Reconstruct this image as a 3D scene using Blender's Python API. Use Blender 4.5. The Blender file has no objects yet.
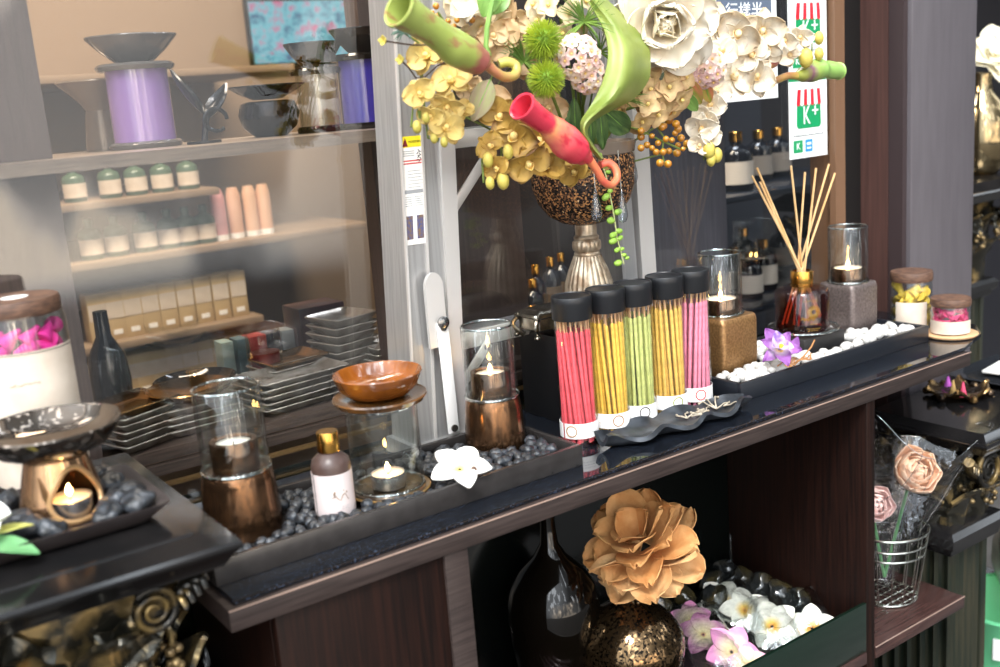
import bpy, bmesh, math, random
import numpy as np
from mathutils import Vector, Matrix, noise as mnoise
random.seed(7)
C = bpy.context.scene
COL = C.collection
PI = math.pi
# ------------------------------------------------------------------ camera
F = 1060.0; PITCH, ROLL, YAW = math.radians(12.6237), math.radians(-4.5325), math.radians(34.557)
EYE = Vector((0, 0, 1.32))
fh = Vector((math.sin(YAW), math.cos(YAW), 0)); up0 = Vector((0, 0, 1)); rt = Vector((math.cos(YAW), -math.sin(YAW), 0))
fw = fh*math.cos(PITCH)-up0*math.sin(PITCH); u0 = up0*math.cos(PITCH)+fh*math.sin(PITCH)
cr = rt*math.cos(ROLL)+u0*math.sin(ROLL); cu = u0*math.cos(ROLL)-rt*math.sin(ROLL)
cam = bpy.data.objects.new('camera', bpy.data.cameras.new('camera')); COL.objects.link(cam)
cam.matrix_world = Matrix(((cr.x, cu.x, -fw.x, EYE.x), (cr.y, cu.y, -fw.y, EYE.y), (cr.z, cu.z, -fw.z, EYE.z), (0, 0, 0, 1)))
cam.data.sensor_width = 36; cam.data.lens = F/1000*36; cam.data.clip_start = .01
cam.data.dof.use_dof = True; cam.data.dof.focus_distance = 1.36; cam.data.dof.aperture_fstop = 4.5
C.camera = cam
def ray(px, py): return cr*(px-500)+cu*(333.5-py)+fw*F
def on_z(px, py, z):            # where a sight line meets the level z
    d = ray(px, py); return EYE+d*((z-EYE.z)/d.z)
def on_y(px, py, y):            # where it meets the upright plane at depth y
    d = ray(px, py); return EYE+d*(y/d.y)
# ------------------------------------------------------------------ materials
def lin(c):
    return tuple(((v/255)/12.92 if v/255 <= .04045 else ((v/255+.055)/1.055)**2.4) for v in c)+(1,)
MATS = {}
def nodes(name):
    m = bpy.data.materials.new(name); m.use_nodes = True
    return m, m.node_tree, m.node_tree.nodes, m.node_tree.links
def M(name, col, rough=.5, metal=0, spec=.5, col2=None, nscale=20, stretch=(1, 1, 1), detail=3, contrast=(.35, .65), bump=0, bscale=None,
      coat=0, emit=0, sss=0, rough2=None, voro=False, trans=0, sheen=0):
    if name in MATS: return MATS[name]
    m, t, N, L = nodes(name); p = N['Principled BSDF']
    p.inputs['Base Color'].default_value = lin(col); p.inputs['Roughness'].default_value = rough
    p.inputs['Metallic'].default_value = metal; p.inputs['Specular IOR Level'].default_value = spec
    p.inputs['Coat Weight'].default_value = coat; p.inputs['Coat Roughness'].default_value = .06
    if sss:
        p.inputs['Subsurface Weight'].default_value = sss; p.inputs['Subsurface Radius'].default_value = (.01, .008, .005); p.inputs['Subsurface Scale'].default_value = .5
    if emit:
        p.inputs['Emission Color'].default_value = lin(col); p.inputs['Emission Strength'].default_value = emit
    if col2 or bump:
        tc = N.new('ShaderNodeTexCoord'); mp = N.new('ShaderNodeMapping'); mp.inputs['Scale'].default_value = stretch
        L.new(tc.outputs['Object'], mp.inputs['Vector'])
        nz = N.new('ShaderNodeTexVoronoi' if voro else 'ShaderNodeTexNoise'); nz.inputs['Scale'].default_value = nscale
        if not voro: nz.inputs['Detail'].default_value = detail
        L.new(mp.outputs[0], nz.inputs['Vector'])
        out = nz.outputs['Distance'] if voro else nz.outputs['Fac']
        if col2:
            rp = N.new('ShaderNodeValToRGB'); rp.color_ramp.elements[0].position = contrast[0]; rp.color_ramp.elements[1].position = contrast[1]
            rp.color_ramp.elements[0].color = lin(col); rp.color_ramp.elements[1].color = lin(col2)
            L.new(out, rp.inputs[0]); L.new(rp.outputs[0], p.inputs['Base Color'])
        if rough2 is not None:
            mr = N.new('ShaderNodeMapRange'); mr.inputs[1].default_value = contrast[0]; mr.inputs[2].default_value = contrast[1]
            mr.inputs[3].default_value = rough; mr.inputs[4].default_value = rough2; L.new(out, mr.inputs[0]); L.new(mr.outputs[0], p.inputs['Roughness'])
        if bump:
            b = N.new('ShaderNodeBump'); b.inputs['Strength'].default_value = bump; b.inputs['Distance'].default_value = .002
            if bscale:
                n2 = N.new('ShaderNodeTexNoise'); n2.inputs['Scale'].default_value = bscale; n2.inputs['Detail'].default_value = 4
                L.new(mp.outputs[0], n2.inputs['Vector']); out = n2.outputs['Fac']
            L.new(out, b.inputs['Height']); L.new(b.outputs[0], p.inputs['Normal'])
    MATS[name] = m; return m
def glass(name, tint=(255, 255, 255), f0=.05, edge=.95, rough=0, bump=0, bscale=60, power=5):
    """clear thin-walled glass or film: see-through plus a mirror that grows towards grazing"""
    if name in MATS: return MATS[name]
    m, t, N, L = nodes(name); N.remove(N['Principled BSDF']); o = N['Material Output']
    lw = N.new('ShaderNodeLayerWeight'); lw.inputs[0].default_value = .5
    pw = N.new('ShaderNodeMath'); pw.operation = 'POWER'; pw.inputs[1].default_value = power
    L.new(lw.outputs['Facing'], pw.inputs[0])
    ma = N.new('ShaderNodeMath'); ma.operation = 'MULTIPLY_ADD'; ma.inputs[1].default_value = edge-f0; ma.inputs[2].default_value = f0
    L.new(pw.outputs[0], ma.inputs[0])
    tr = N.new('ShaderNodeBsdfTransparent'); tr.inputs[0].default_value = lin(tint)
    gl = N.new('ShaderNodeBsdfGlossy'); gl.inputs['Roughness'].default_value = rough
    mx = N.new('ShaderNodeMixShader'); L.new(ma.outputs[0], mx.inputs[0]); L.new(tr.outputs[0], mx.inputs[1]); L.new(gl.outputs[0], mx.inputs[2])
    if bump:
        tc = N.new('ShaderNodeTexCoord'); nz = N.new('ShaderNodeTexNoise'); nz.inputs['Scale'].default_value = bscale; nz.inputs['Detail'].default_value = 2
        L.new(tc.outputs['Object'], nz.inputs['Vector']); b = N.new('ShaderNodeBump'); b.inputs['Strength'].default_value = bump; b.inputs['Distance'].default_value = .01
        L.new(nz.outputs['Fac'], b.inputs['Height']); L.new(b.outputs[0], gl.inputs['Normal']); L.new(b.outputs[0], lw.inputs['Normal'])
    L.new(mx.outputs[0], o.inputs['Surface']); MATS[name] = m; return m
def mosaic():
    if 'mosaic' in MATS: return MATS['mosaic']
    m, t, N, L = nodes('mosaic'); p = N['Principled BSDF']
    tc = N.new('ShaderNodeTexCoord'); v = N.new('ShaderNodeTexVoronoi'); v.inputs['Scale'].default_value = 480
    L.new(tc.outputs['Object'], v.inputs['Vector']); sx = N.new('ShaderNodeSeparateColor'); L.new(v.outputs['Color'], sx.inputs[0])
    rp = N.new('ShaderNodeValToRGB'); e = rp.color_ramp.elements
    e[0].position = 0; e[0].color = lin((28, 22, 20)); e[1].position = .99; e[1].color = lin((245, 215, 170))
    for q, c in ((.38, (60, 44, 36)), (.6, (120, 84, 58)), (.78, (196, 140, 88))): x = e.new(q); x.color = lin(c)
    rp.color_ramp.interpolation = 'CONSTANT'; L.new(sx.outputs[0], rp.inputs[0]); L.new(rp.outputs[0], p.inputs['Base Color'])
    p.inputs['Roughness'].default_value = .25; p.inputs['Metallic'].default_value = .3
    b = N.new('ShaderNodeBump'); b.inputs['Strength'].default_value = .5; b.inputs['Distance'].default_value = .001
    L.new(v.outputs['Distance'], b.inputs['Height']); L.new(b.outputs[0], p.inputs['Normal'])
    MATS['mosaic'] = m; return m
wood_edge = M('grey brown wood', (60, 50, 47), .45, spec=.25, col2=(43, 35, 33), nscale=9, stretch=(2, 40, 40), detail=5)
wood_panel = M('wenge veneer', (34, 18, 13), .45, spec=.15, col2=(18, 10, 8), nscale=8, stretch=(34, 34, 1.2), detail=5)
wood_shelf = M('wenge shelf', (72, 50, 46), .26, col2=(48, 32, 30), nscale=9, stretch=(2, 40, 40), detail=5)
granite = M('black granite', (15, 16, 19), .045, spec=.75, col2=(58, 70, 90), nscale=520, detail=2, contrast=(.56, .70))
lacquer = M('dark tray lacquer', (44, 41, 40), .24, spec=.5, col2=(52, 49, 48), nscale=60)
lacquer_blue = M('blue black tray lacquer', (28, 31, 37), .34, spec=.4)
black_box = M('black painted board', (17, 17, 19), .42)
slate = M('slate pebble', (30, 32, 35), .36, col2=(74, 79, 86), nscale=95, bump=.9, bscale=170, contrast=(.42, .7))
white_stone = M('white pebble', (216, 213, 208), .5, col2=(190, 187, 182), nscale=60)
bronze = M('bronze glaze', (104, 78, 58), .15, .92, col2=(138, 100, 70), nscale=120, stretch=(1, 1, .4), contrast=(.35, .75), rough2=.24)
bronze_block = M('bronze speckle glaze', (126, 92, 56), .32, .55, col2=(160, 122, 80), nscale=300, bump=.25)
grey_block = M('pewter speckle glaze', (96, 86, 84), .36, .45, col2=(122, 110, 106), nscale=240, bump=.35)
bronze_dark = M('dark bronze glaze', (48, 36, 30), .22, .6)
amber = M('amber brown glaze', (96, 50, 14), .1, 0, .6, col2=(150, 84, 24), nscale=22, coat=.8)
amber_dark = M('dark olive glaze', (66, 44, 24), .12, 0, .6, col2=(110, 72, 34), nscale=30, coat=.6)
mirror_brown = M('mirror brown glaze', (122, 114, 106), .05, .95, col2=(104, 86, 70), nscale=16)
clear = glass('clear glass', (250, 252, 251), .06, .95, power=4.2)
acrylic = glass('clear acrylic', (254, 254, 254), .04, .9, power=5)
glass_rim = glass('glass rim', (226, 240, 238), .42, .95, power=2)
pane = glass('window pane', (250, 250, 249), .075, .95)
film = glass('cellophane', (252, 252, 253), .045, .5, .03, bump=.3, bscale=40, power=4)
crease_m = glass('film crease', (240, 244, 246), .5, .9, .05)
film_flat = glass('flat cellophane', (250, 252, 252), .075, .85, .03, bump=.5, bscale=38, power=3)
crystal = glass('crystal', (240, 245, 250), .12, .95, 0, power=2.5)
plum_glass = glass('plum glass', (240, 226, 226), .05, .9)
plum = M('plum liquid', (66, 30, 34), .1, 0, .5)
wax = M('white wax', (244, 236, 222), .45, sss=.3)
alu = M('candle cup metal', (196, 192, 190), .25, .9)
flame_m = M('flame', (255, 196, 112), .5, emit=70)
wick_m = M('wick', (40, 30, 26), .9)
gold = M('gold metal', (212, 160, 78), .2, 1)
gold_ink = M('gold ink', (196, 150, 60), .35, .5)
ladder_m = M('brushed aluminium', (176, 175, 174), .34, .55, col2=(160, 159, 158), nscale=5, stretch=(60, 60, .6), detail=3)
ladder_w = M('pale aluminium', (218, 214, 210), .4, .55)
plastic_black = M('black plastic cap', (24, 25, 28), .42)
paper = M('label paper', (240, 236, 230), .7)
paper_cream = M('cream label paper', (206, 190, 172), .75, col2=(222, 208, 192), nscale=30)
ink = M('dark ink', (60, 54, 52), .7)
ink_gold = M('brown ink', (150, 110, 66), .7)
ink_red = M('red ink', (196, 60, 58), .7)
yellow = M('warning yellow', (240, 216, 40), .5)
maroon = M('maroon ink', (110, 20, 34), .5)
green_sign = M('sign green', (20, 150, 92), .4)
red_sign = M('sign red', (214, 36, 52), .4)
white_sign = M('sign white', (246, 248, 248), .4)
blue_sign = M('sign blue', (40, 140, 214), .4)
slate_sign = M('sign slate', (92, 104, 124), .5)
grey_ink = M('grey ink', (150, 152, 154), .6)
bottle_dark = M('matte umber bottle', (66, 50, 46), .36, col2=(80, 62, 56), nscale=60)
bottle_black = M('black bottle glass', (24, 28, 36), .12, 0, .6)
bamboo = M('bare bamboo', (226, 186, 140), .6, col2=(190, 140, 96), nscale=60, stretch=(1, 1, .1))
reed = M('rattan reed', (206, 160, 104), .6, col2=(226, 190, 140), nscale=50, stretch=(1, 1, .1))
urn_metal = M('antiqued champagne metal', (206, 190, 166), .3, .6, col2=(140, 116, 92), nscale=60)
silver = M('antique silver', (170, 164, 152), .22, .95, col2=(96, 88, 76), nscale=50)
chrome_wire = M('wire', (200, 200, 192), .2, 1)
ornate = M('black and gold carving', (58, 56, 48), .16, .65, .8, col2=(196, 166, 110), nscale=30, contrast=(.5, .72), detail=4, bump=.3, bscale=60)
ornate_slab = M('black polished slab', (26, 26, 27), .12, .3, .8, col2=(38, 36, 36), nscale=14)
ornate_green = M('dark green fluting', (22, 32, 26), .3, .1, .5, col2=(52, 50, 38), nscale=14, stretch=(10, 10, .4))
pillar_m = M('grey brown laminate', (84, 79, 83), .45, col2=(91, 86, 90), nscale=5, stretch=(14, 14, 1.5), detail=4)
pillar_dark = M('dark laminate', (74, 62, 58), .45, col2=(88, 74, 70), nscale=12, stretch=(26, 26, .8), detail=4)
brown_frame = M('bronze frame', (118, 88, 66), .42)
rust_frame = M('rust brown frame', (86, 60, 54), .45, col2=(72, 50, 46), nscale=10, stretch=(20, 20, .6))
black_void = M('black frame', (14, 13, 13), .5)
ped_stone_edge = M('pale edge', (190, 176, 160), .4)
cork = M('walnut lid', (112, 82, 64), .55, col2=(76, 54, 44), nscale=16, stretch=(6, 6, 30), detail=4)
cone_pink = M('magenta cone', (228, 44, 150), .75)
cone_rose = M('rose cone', (216, 72, 120), .75)
cone_tan = M('tan cone', (216, 176, 110), .75)
cone_yellow = M('yellow cone', (222, 186, 70), .75)
cone_violet = M('violet cone', (190, 90, 190), .75)
green_gloss = M('bottle green gloss', (16, 32, 24), .12, 0, .55)
plate_m = M('gunmetal plate glaze', (196, 190, 182), .22, .4, col2=(130, 120, 110), nscale=30)
plate_gold = M('gold brown plate glaze', (170, 124, 66), .18, .75, col2=(96, 80, 60), nscale=24)
dark_glaze = M('black brown glaze', (20, 15, 12), .1, .25, .6)
def torus_ring(mb, R, z, r, n=56, sg=8, c=(0, 0)): return mb.ring([(R+r*math.cos(2*PI*k/sg), z+r*math.sin(2*PI*k/sg)) for k in range(sg)], n, (c[0], c[1], 0))
mottled = M('mottled bronze vase', (122, 98, 70), .07, .95, col2=(24, 20, 16), nscale=260, contrast=(.46, .60), rough2=.3)
# ------------------------------------------------------------------ mesh builder
class MB:
    def __init__(s): s.v = []; s.f = []; s.m = []; s.mi = 0; s.X = Matrix()
    def put(s, vs, fs):
        b = len(s.v); s.v += [s.X @ Vector(v) for v in vs]; s.f += [tuple(b+i for i in f) for f in fs]; s.m += [s.mi]*len(fs); return s
    def box(s, c, d, rz=0, R=None, bevel=0):
        bm = bmesh.new(); bmesh.ops.create_cube(bm, size=1)
        for v in bm.verts: v.co = Vector((v.co.x*d[0], v.co.y*d[1], v.co.z*d[2]))
        if bevel: bmesh.ops.bevel(bm, geom=bm.edges[:], offset=bevel, segments=2, affect='EDGES', profile=.5)
        R = R or Matrix.Rotation(rz, 4, 'Z'); T = Matrix.Translation(c) @ R
        bm.verts.index_update(); s.put([T @ v.co for v in bm.verts], [[v.index for v in f.verts] for f in bm.faces]); bm.free(); return s
    def span(s, a, b, bevel=0):
        return s.box([(a[i]+b[i])/2 for i in range(3)], [b[i]-a[i] for i in range(3)], bevel=bevel)
    def lathe(s, prof, seg=40, c=(0, 0, 0), T=None, rmod=None):
        vs = []; fs = []; n = len(prof); T = T or Matrix.Translation(c)
        for k in range(seg):
            a = 2*PI*k/seg
            for i, (r, z) in enumerate(prof):
                rr = r*(rmod(a, i/(n-1), z) if rmod else 1); vs.append(T @ Vector((rr*math.cos(a), rr*math.sin(a), z)))
        for k in range(seg):
            k2 = (k+1) % seg
            for i in range(n-1): fs.append((k*n+i, k2*n+i, k2*n+i+1, k*n+i+1))
        if prof[0][0] > 1e-6: fs.append([k*n for k in range(seg)][::-1])
        if prof[-1][0] > 1e-6: fs.append([k*n+n-1 for k in range(seg)])
        return s.put(vs, fs)
    def shell(s, prof, t=.002, seg=40, c=(0, 0, 0), T=None, rmod=None):
        """a thin-walled vessel: the outer profile and, inside it, the inner one"""
        inner = [(max(r-t, 0), z) for r, z in prof][::-1]
        if prof[0][0] < 1e-6: inner[-1] = (0, prof[0][1]+t)
        return s.ring(prof+inner, seg, c, T, rmod) if prof[0][0] > 1e-6 else s.lathe(prof+inner, seg, c, T, rmod)
    def ring(s, prof, seg=40, c=(0, 0, 0), T=None, rmod=None):
        vs = []; fs = []; n = len(prof); T = T or Matrix.Translation(c)
        for k in range(seg):
            a = 2*PI*k/seg
            for i, (r, z) in enumerate(prof):
                rr = r*(rmod(a, i/(n-1), z) if rmod else 1); vs.append(T @ Vector((rr*math.cos(a), rr*math.sin(a), z)))
        for k in range(seg):
            k2 = (k+1) % seg
            for i in range(n): fs.append((k*n+i, k2*n+i, k2*n+(i+1) % n, k*n+(i+1) % n))
        return s.put(vs, fs)
    def tube(s, pts, r, seg=8):
        pts = [Vector(p) for p in pts]; n = len(pts); rs = r if isinstance(r, (list, tuple)) else [r]*n
        vs = []; fs = []; nrm = None
        for i, p in enumerate(pts):
            t = (pts[min(i+1, n-1)]-pts[max(i-1, 0)]).normalized()
            if nrm is None: nrm = t.orthogonal().normalized()
            nrm = (nrm-t*nrm.dot(t)).normalized(); bi = t.cross(nrm)
            for k in range(seg):
                a = 2*PI*k/seg; vs.append(p+(nrm*math.cos(a)+bi*math.sin(a))*rs[i])
        for i in range(n-1):
            for k in range(seg): fs.append((i*seg+k, i*seg+(k+1) % seg, (i+1)*seg+(k+1) % seg, (i+1)*seg+k))
        fs.append(list(range(seg))[::-1]); fs.append([(n-1)*seg+k for k in range(seg)])
        return s.put(vs, fs)
    def ball(s, c, r, seg=12, jit=0, sc=(1, 1, 1), sub=None):
        bm = bmesh.new(); bmesh.ops.create_icosphere(bm, subdivisions=sub or 2, radius=1)
        o = Vector((random.random()*50, random.random()*50, random.random()*50))
        for v in bm.verts:
            k = 1+(jit*mnoise.noise(v.co*1.3+o) if jit else 0); v.co = Vector((v.co.x*sc[0], v.co.y*sc[1], v.co.z*sc[2]))*r*k
        bm.verts.index_update(); T = Matrix.Translation(c)
        s.put([T @ v.co for v in bm.verts], [[v.index for v in f.verts] for f in bm.faces]); bm.free(); return s
    def prism(s, poly, z0, z1):
        n = len(poly); vs = [(x, y, z0) for x, y in poly]+[(x, y, z1) for x, y in poly]
        return s.put(vs, [list(range(n))[::-1], [n+i for i in range(n)]]+[(i, (i+1) % n, n+(i+1) % n, n+i) for i in range(n)])
    def loft(s, rings):
        n = len(rings[0]); vs = [p for r in rings for p in r]; fs = []
        for i in range(len(rings)-1):
            for k in range(n): fs.append((i*n+k, i*n+(k+1) % n, (i+1)*n+(k+1) % n, (i+1)*n+k))
        fs.append(list(range(n))[::-1]); fs.append([(len(rings)-1)*n+k for k in range(n)])
        return s.put(vs, fs)
    def sheet(s, fn, nu=8, nv=6, th=.0006, T=None):
        P = [[Vector(fn(i/nu, -1+2*j/nv)) for j in range(nv+1)] for i in range(nu+1)]
        top = []; bot = []
        for i in range(nu+1):
            for j in range(nv+1):
                du = P[min(i+1, nu)][j]-P[max(i-1, 0)][j]; dv = P[i][min(j+1, nv)]-P[i][max(j-1, 0)]
                nn = du.cross(dv); nn = nn.normalized() if nn.length > 1e-12 else Vector((0, 0, 1))
                top.append(P[i][j]+nn*th/2); bot.append(P[i][j]-nn*th/2)
        w = nv+1; nb = len(top); fs = []
        for i in range(nu):
            for j in range(nv):
                a = i*w+j; fs.append((a, a+1, a+w+1, a+w)); fs.append((nb+a, nb+a+w, nb+a+w+1, nb+a+1))
        for i in range(nu):
            a = i*w; fs.append((a, a+w, nb+a+w, nb+a)); a = i*w+nv; fs.append((a, nb+a, nb+a+w, a+w))
        for j in range(nv):
            a = j; fs.append((a, nb+a, nb+a+1, a+1)); a = nu*w+j; fs.append((a, a+1, nb+a+1, nb+a))
        vs = top+bot
        if T: vs = [T @ v for v in vs]
        return s.put(vs, fs)
    def text(s, body, size, T, th=.0002):
        cu_ = bpy.data.curves.new('t', 'FONT'); cu_.body = body; cu_.size = size; cu_.align_x = 'CENTER'; cu_.align_y = 'CENTER'; cu_.extrude = th; cu_.resolution_u = 3
        o = bpy.data.objects.new('t', cu_); COL.objects.link(o)
        dg = bpy.context.evaluated_depsgraph_get(); me = bpy.data.meshes.new_from_object(o.evaluated_get(dg))
        s.put([T @ v.co for v in me.vertices], [list(p.vertices) for p in me.polygons])
        bpy.data.objects.remove(o); bpy.data.curves.remove(cu_); bpy.data.meshes.remove(me); return s
    def build(s, name, mat, parent=None, smooth=40, loc=None, mw=None):
        me = bpy.data.meshes.new(name); me.from_pydata([tuple(v) for v in s.v], [], s.f)
        mats = mat if isinstance(mat, (list, tuple)) else [mat]
        for m in mats: me.materials.append(m)
        if len(mats) > 1:
            for p, i in zip(me.polygons, s.m): p.material_index = i
        bm = bmesh.new(); bm.from_mesh(me); bmesh.ops.recalc_face_normals(bm, faces=bm.faces[:]); bm.to_mesh(me); bm.free()
        if smooth:
            me.shade_smooth(); me.set_sharp_from_angle(angle=math.radians(smooth))
        o = bpy.data.objects.new(name, me); COL.objects.link(o)
        if parent: o.parent = parent
        if loc is not None: o.location = loc
        return o
def tag(o, label, cat, group=None, kind=None):
    o['label'] = label; o['category'] = cat
    if group: o['group'] = group
    if kind: o['kind'] = kind
    return o
def thing(name, label, cat, loc=(0, 0, 0), rz=0, group=None):
    o = bpy.data.objects.new(name, None); COL.objects.link(o); o.location = loc; o.rotation_euler = (0, 0, rz); o.empty_display_size = .02
    return tag(o, label, cat, group)
def ungroup(o):
    if 'group' in o.keys(): del o['group']
def struct(o, label=None):
    o['kind'] = 'structure'
    if label: o['label'] = label
    return o
KIDS = {}
def copy_tree(o, loc=None, rz=None, label=None, group=None):
    c = o.copy(); COL.objects.link(c)
    for ch in o.children:
        d = ch.copy(); COL.objects.link(d); d.parent = c
        for g in ch.children:
            e = g.copy(); COL.objects.link(e); e.parent = d
    if loc is not None: c.location = loc
    if rz is not None: c.rotation_euler = (0, 0, rz)
    if label: c['label'] = label
    if group: c['group'] = group
    return c
def face(d, roll=0, pos=(0, 0, 0)):
    """local z looks along d"""
    z = Vector(d).normalized(); x = Vector((0, 0, 1)).cross(z)
    x = x.normalized() if x.length > 1e-4 else Vector((1, 0, 0)); y = z.cross(x)
    R = Matrix(((x.x, y.x, z.x, 0), (x.y, y.y, z.y, 0), (x.z, y.z, z.z, 0), (0, 0, 0, 1)))
    return Matrix.Translation(pos) @ R @ Matrix.Rotation(roll, 4, 'Z')
def petal(L, W, curl=0., cup=0., ruffle=0., k=.75, q=.8, base=.1, ph=0., fr=5, rnd=0):
    """petal lying along +y, face up +z; curl bends it along its length, cup lifts its edges"""
    def fn(u, v):
        w = W/2*max(base*(1-u), (max(0., 1-abs(2*min(max(u, 0.), .992)**k-1)**2.3))**(1/2.1) if rnd else math.sin(PI*min(max(u, .0), .985)**k)**q)
        x = v*w; a = curl*u
        if abs(curl) > 1e-4: y = L*math.sin(a)/curl; z = L*(1-math.cos(a))/curl
        else: y = L*u; z = 0
        z += cup*w*v*v*math.cos(a)+ruffle*math.sin(fr*v+ph+7*u)*u*u; y -= cup*w*v*v*math.sin(a)
        return (x, y, z)
    return fn
def ringp(mb, n, L, W, tilt, z=0, r0=0, az0=0, jit=.1, nu=7, nv=6, th=.0006, T=None, **kw):
    T = T or Matrix()
    for i in range(n):
        a = az0+2*PI*i/n+random.uniform(-jit, jit)
        s_ = 1+random.uniform(-jit, jit)*.6
        X = T @ Matrix.Rotation(a, 4, 'Z') @ Matrix.Translation((0, r0, z)) @ Matrix.Rotation(tilt+random.uniform(-jit, jit), 4, 'X')
        mb.sheet(petal(L*s_, W*s_, ph=random.random()*6, **kw), nu, nv, th, X)
    return mb
TOCAM = lambda p: (EYE-Vector(p)).normalized()
SKY_BASE, SKY_UP, SKY_STREET, SKY_OPEN, SKY_WIN, SUN, FILL_L, FILL_R, EXPO = .26, .2, 3.4, 2.0, 6, 3.0, 56, 14, .2
# ================================================================== the setting
GY = 1.14                                                           # the shop window
def sbox(name, a, b, m, bevel=0): return struct(MB().span(a, b, bevel).build(name, m))
sbox('ground', (-4, -4, -.06), (6, 5, 0), M('pavement', (84, 82, 80), .7, col2=(66, 64, 63), nscale=7, detail=6))
sbox('wall_back', (-1.2, 2.62, 0), (2.2, 2.7, 2.6), M('taupe shop wall', (150, 128, 106), .8))
sbox('wall_back_dark', (2.2, 2.3, 0), (4.5, 2.36, 2.6), M('dark shop wall', (34, 34, 40), .7))
sbox('wall_left', (-1.26, GY+.02, 0), (-1.2, 2.7, 2.6), M('taupe shop wall', (150, 128, 106), .8))
sbox('wall_right', (4.5, GY, 0), (4.56, 2.7, 2.6), M('dark shop wall', (34, 34, 40), .7))
sbox('wall_divider', (1.18, 1.5, 0), (1.26, 1.99, 2.6), M('dark shop wall', (34, 34, 40), .7))
sbox('ceiling', (-1.26, GY+.02, 2.6), (4.56, 2.7, 2.68), M('ceiling paint', (120, 112, 104), .8))
sbox('wall_front', (-1.26, GY-.01, 2.06), (4.56, GY+.06, 2.68), pillar_dark)
sbox('wall_base', (-1.26, GY-.004, 0), (1.9, GY+.05, .892), M('black green glazed base', (16, 20, 15), .1, 0, .55))
# window pane and the frames around it
w = MB().span((-1.2, GY, .9), (1.478, GY+.006, 2.06)).build('window_1', pane); struct(w)
fr = MB(); fr.span((1.478, GY-.012, .892), (1.503, GY+.04, 2.06)); struct(fr.build('trim_1', brown_frame))
fr = MB(); fr.span((1.503, GY+.02, .892), (1.588, GY+.05, 2.06)); struct(fr.build('trim_2', black_void))
fr = MB(); fr.span((1.589, 1.1065, 0), (1.6005, GY+.05, 2.6)); struct(fr.build('trim_3', rust_frame))
# the grey brown pillar between the two shop fronts
p = MB(); p.span((1.601, 1.070, 0), (1.79, 1.24, 2.6), .002); struct(p.build('pillar', pillar_m))
p = MB(); p.span((1.589, 1.078, 0), (1.6005, 1.1055, 2.6)); struct(p.build('trim_4', M('dark post', (58, 47, 48), .45)))
# laminate uprights behind the pane
p = MB(); p.span((-.3, 1.205, .5), (.273, 1.24, 2.6)); struct(p.build('pillar_left', pillar_dark))
p = MB(); p.span((.672, 1.235, .5), (.905, 1.27, 2.06)); struct(p.build('divider_left', pillar_dark))
p = MB(); p.span((1.168, 1.24, .5), (1.335, 1.27, 2.06)); struct(p.build('divider_right', M('blue grey laminate', (74, 74, 84), .36, col2=(58, 58, 68), nscale=10, stretch=(24, 24, .8))))
# raised display floor inside the window, its front rail and the shelf across the upper part
plw = M('display floor laminate', (96, 82, 74), .42, col2=(70, 60, 56), nscale=9, stretch=(2, 30, 30), detail=4)
p = MB(); p.span((-1.2, 1.212, .932), (1.255, 1.49, .946)); p.span((-1.2, 1.204, .918), (1.255, 1.216, .930)); struct(p.build('trim_5', plw))
p = MB(); p.span((-1.2, 1.20, .904), (1.255, 1.208, .908)); struct(p.build('trim_6', M('brass strip', (178, 142, 96), .35, .7)))
p = MB(); p.span((-1.2, 1.148, 1.2775), (.74, 1.42, 1.2915)); struct(p.build('trim_7', M('shelf laminate', (132, 116, 102), .4, col2=(108, 94, 84), nscale=9, stretch=(2, 30, 30), detail=4)))
# ================================================================== counter
CZ = .9
cab = thing('display_cabinet', 'dark wenge open cabinet carrying the black granite worktop', 'cabinet', (.86, 1.0, 0))
def cpart(name, m, *spans, bevel=.0012):
    mb = MB()
    for a, b in spans: mb.span([a[i]-cab.location[i] for i in range(3)], [b[i]-cab.location[i] for i in range(3)], bevel)
    return mb.build(name, m, cab)
cpart('top_board', wood_edge, ((.278, .860, .8725), (1.440, 1.128, .8935)))
cpart('front_panel', wood_panel, ((.3215, .866, .06), (.505, .880, .872)))
cpart('side_panel', wood_panel, ((.3215, .881, .0), (.336, 1.12, .872)))
cpart('partition', wood_edge, ((.5045, .8625, .0), (.533, 1.12, .872)))
cpart('partition', [wood_panel], ((1.192, .8625, .0), (1.211, 1.132, .872)))
cpart('bottom_shelf', wood_shelf, ((.5335, .8615, .4775), (1.1915, 1.12, .4965)))
cpart('side_shelf', wood_shelf, ((1.2115, .8615, .4775), (1.4395, 1.10, .4965)))
cpart('back_panel', M('black green back panel', (8, 11, 10), .16, 0, .5), ((.534, 1.121, .05), (1.1915, 1.131, .8715)))
cpart('front_ledge', green_gloss, ((.5335, .8625, .497), (1.1915, .868, .573)), bevel=.0006)
for z0, z1 in ((.0, .477),): cpart('toe_panel', black_box, ((.5335, .93, z0), (1.1915, .945, z1)))
# pale corner strip on the top board and side shelf, as the photo shows
strip_m = M('pale wood strip', (150, 126, 114), .5)
cpart('edge_strip', strip_m, ((.278, .8592, .8928), (1.440, .8610, .8938)), bevel=0)
cpart('edge_strip', strip_m, ((1.2115, .8607, .4958), (1.4395, .8622, .4968)), bevel=0)
gt = MB(); gt.prism([(.286, .868), (1.436, .868), (1.528, .896), (1.578, .935), (1.578, 1.13), (.286, 1.13)], .8945, .9)
tag(gt.build('granite_worktop', granite), 'polished black granite worktop with fine blue specks on the wenge cabinet', 'worktop')
riser = MB().span((.92, .885, .498), (1.19, 1.115, .53)).build('display_riser', black_box); tag(riser, 'black riser board inside the cabinet under the bagged flowers', 'riser')
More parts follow.
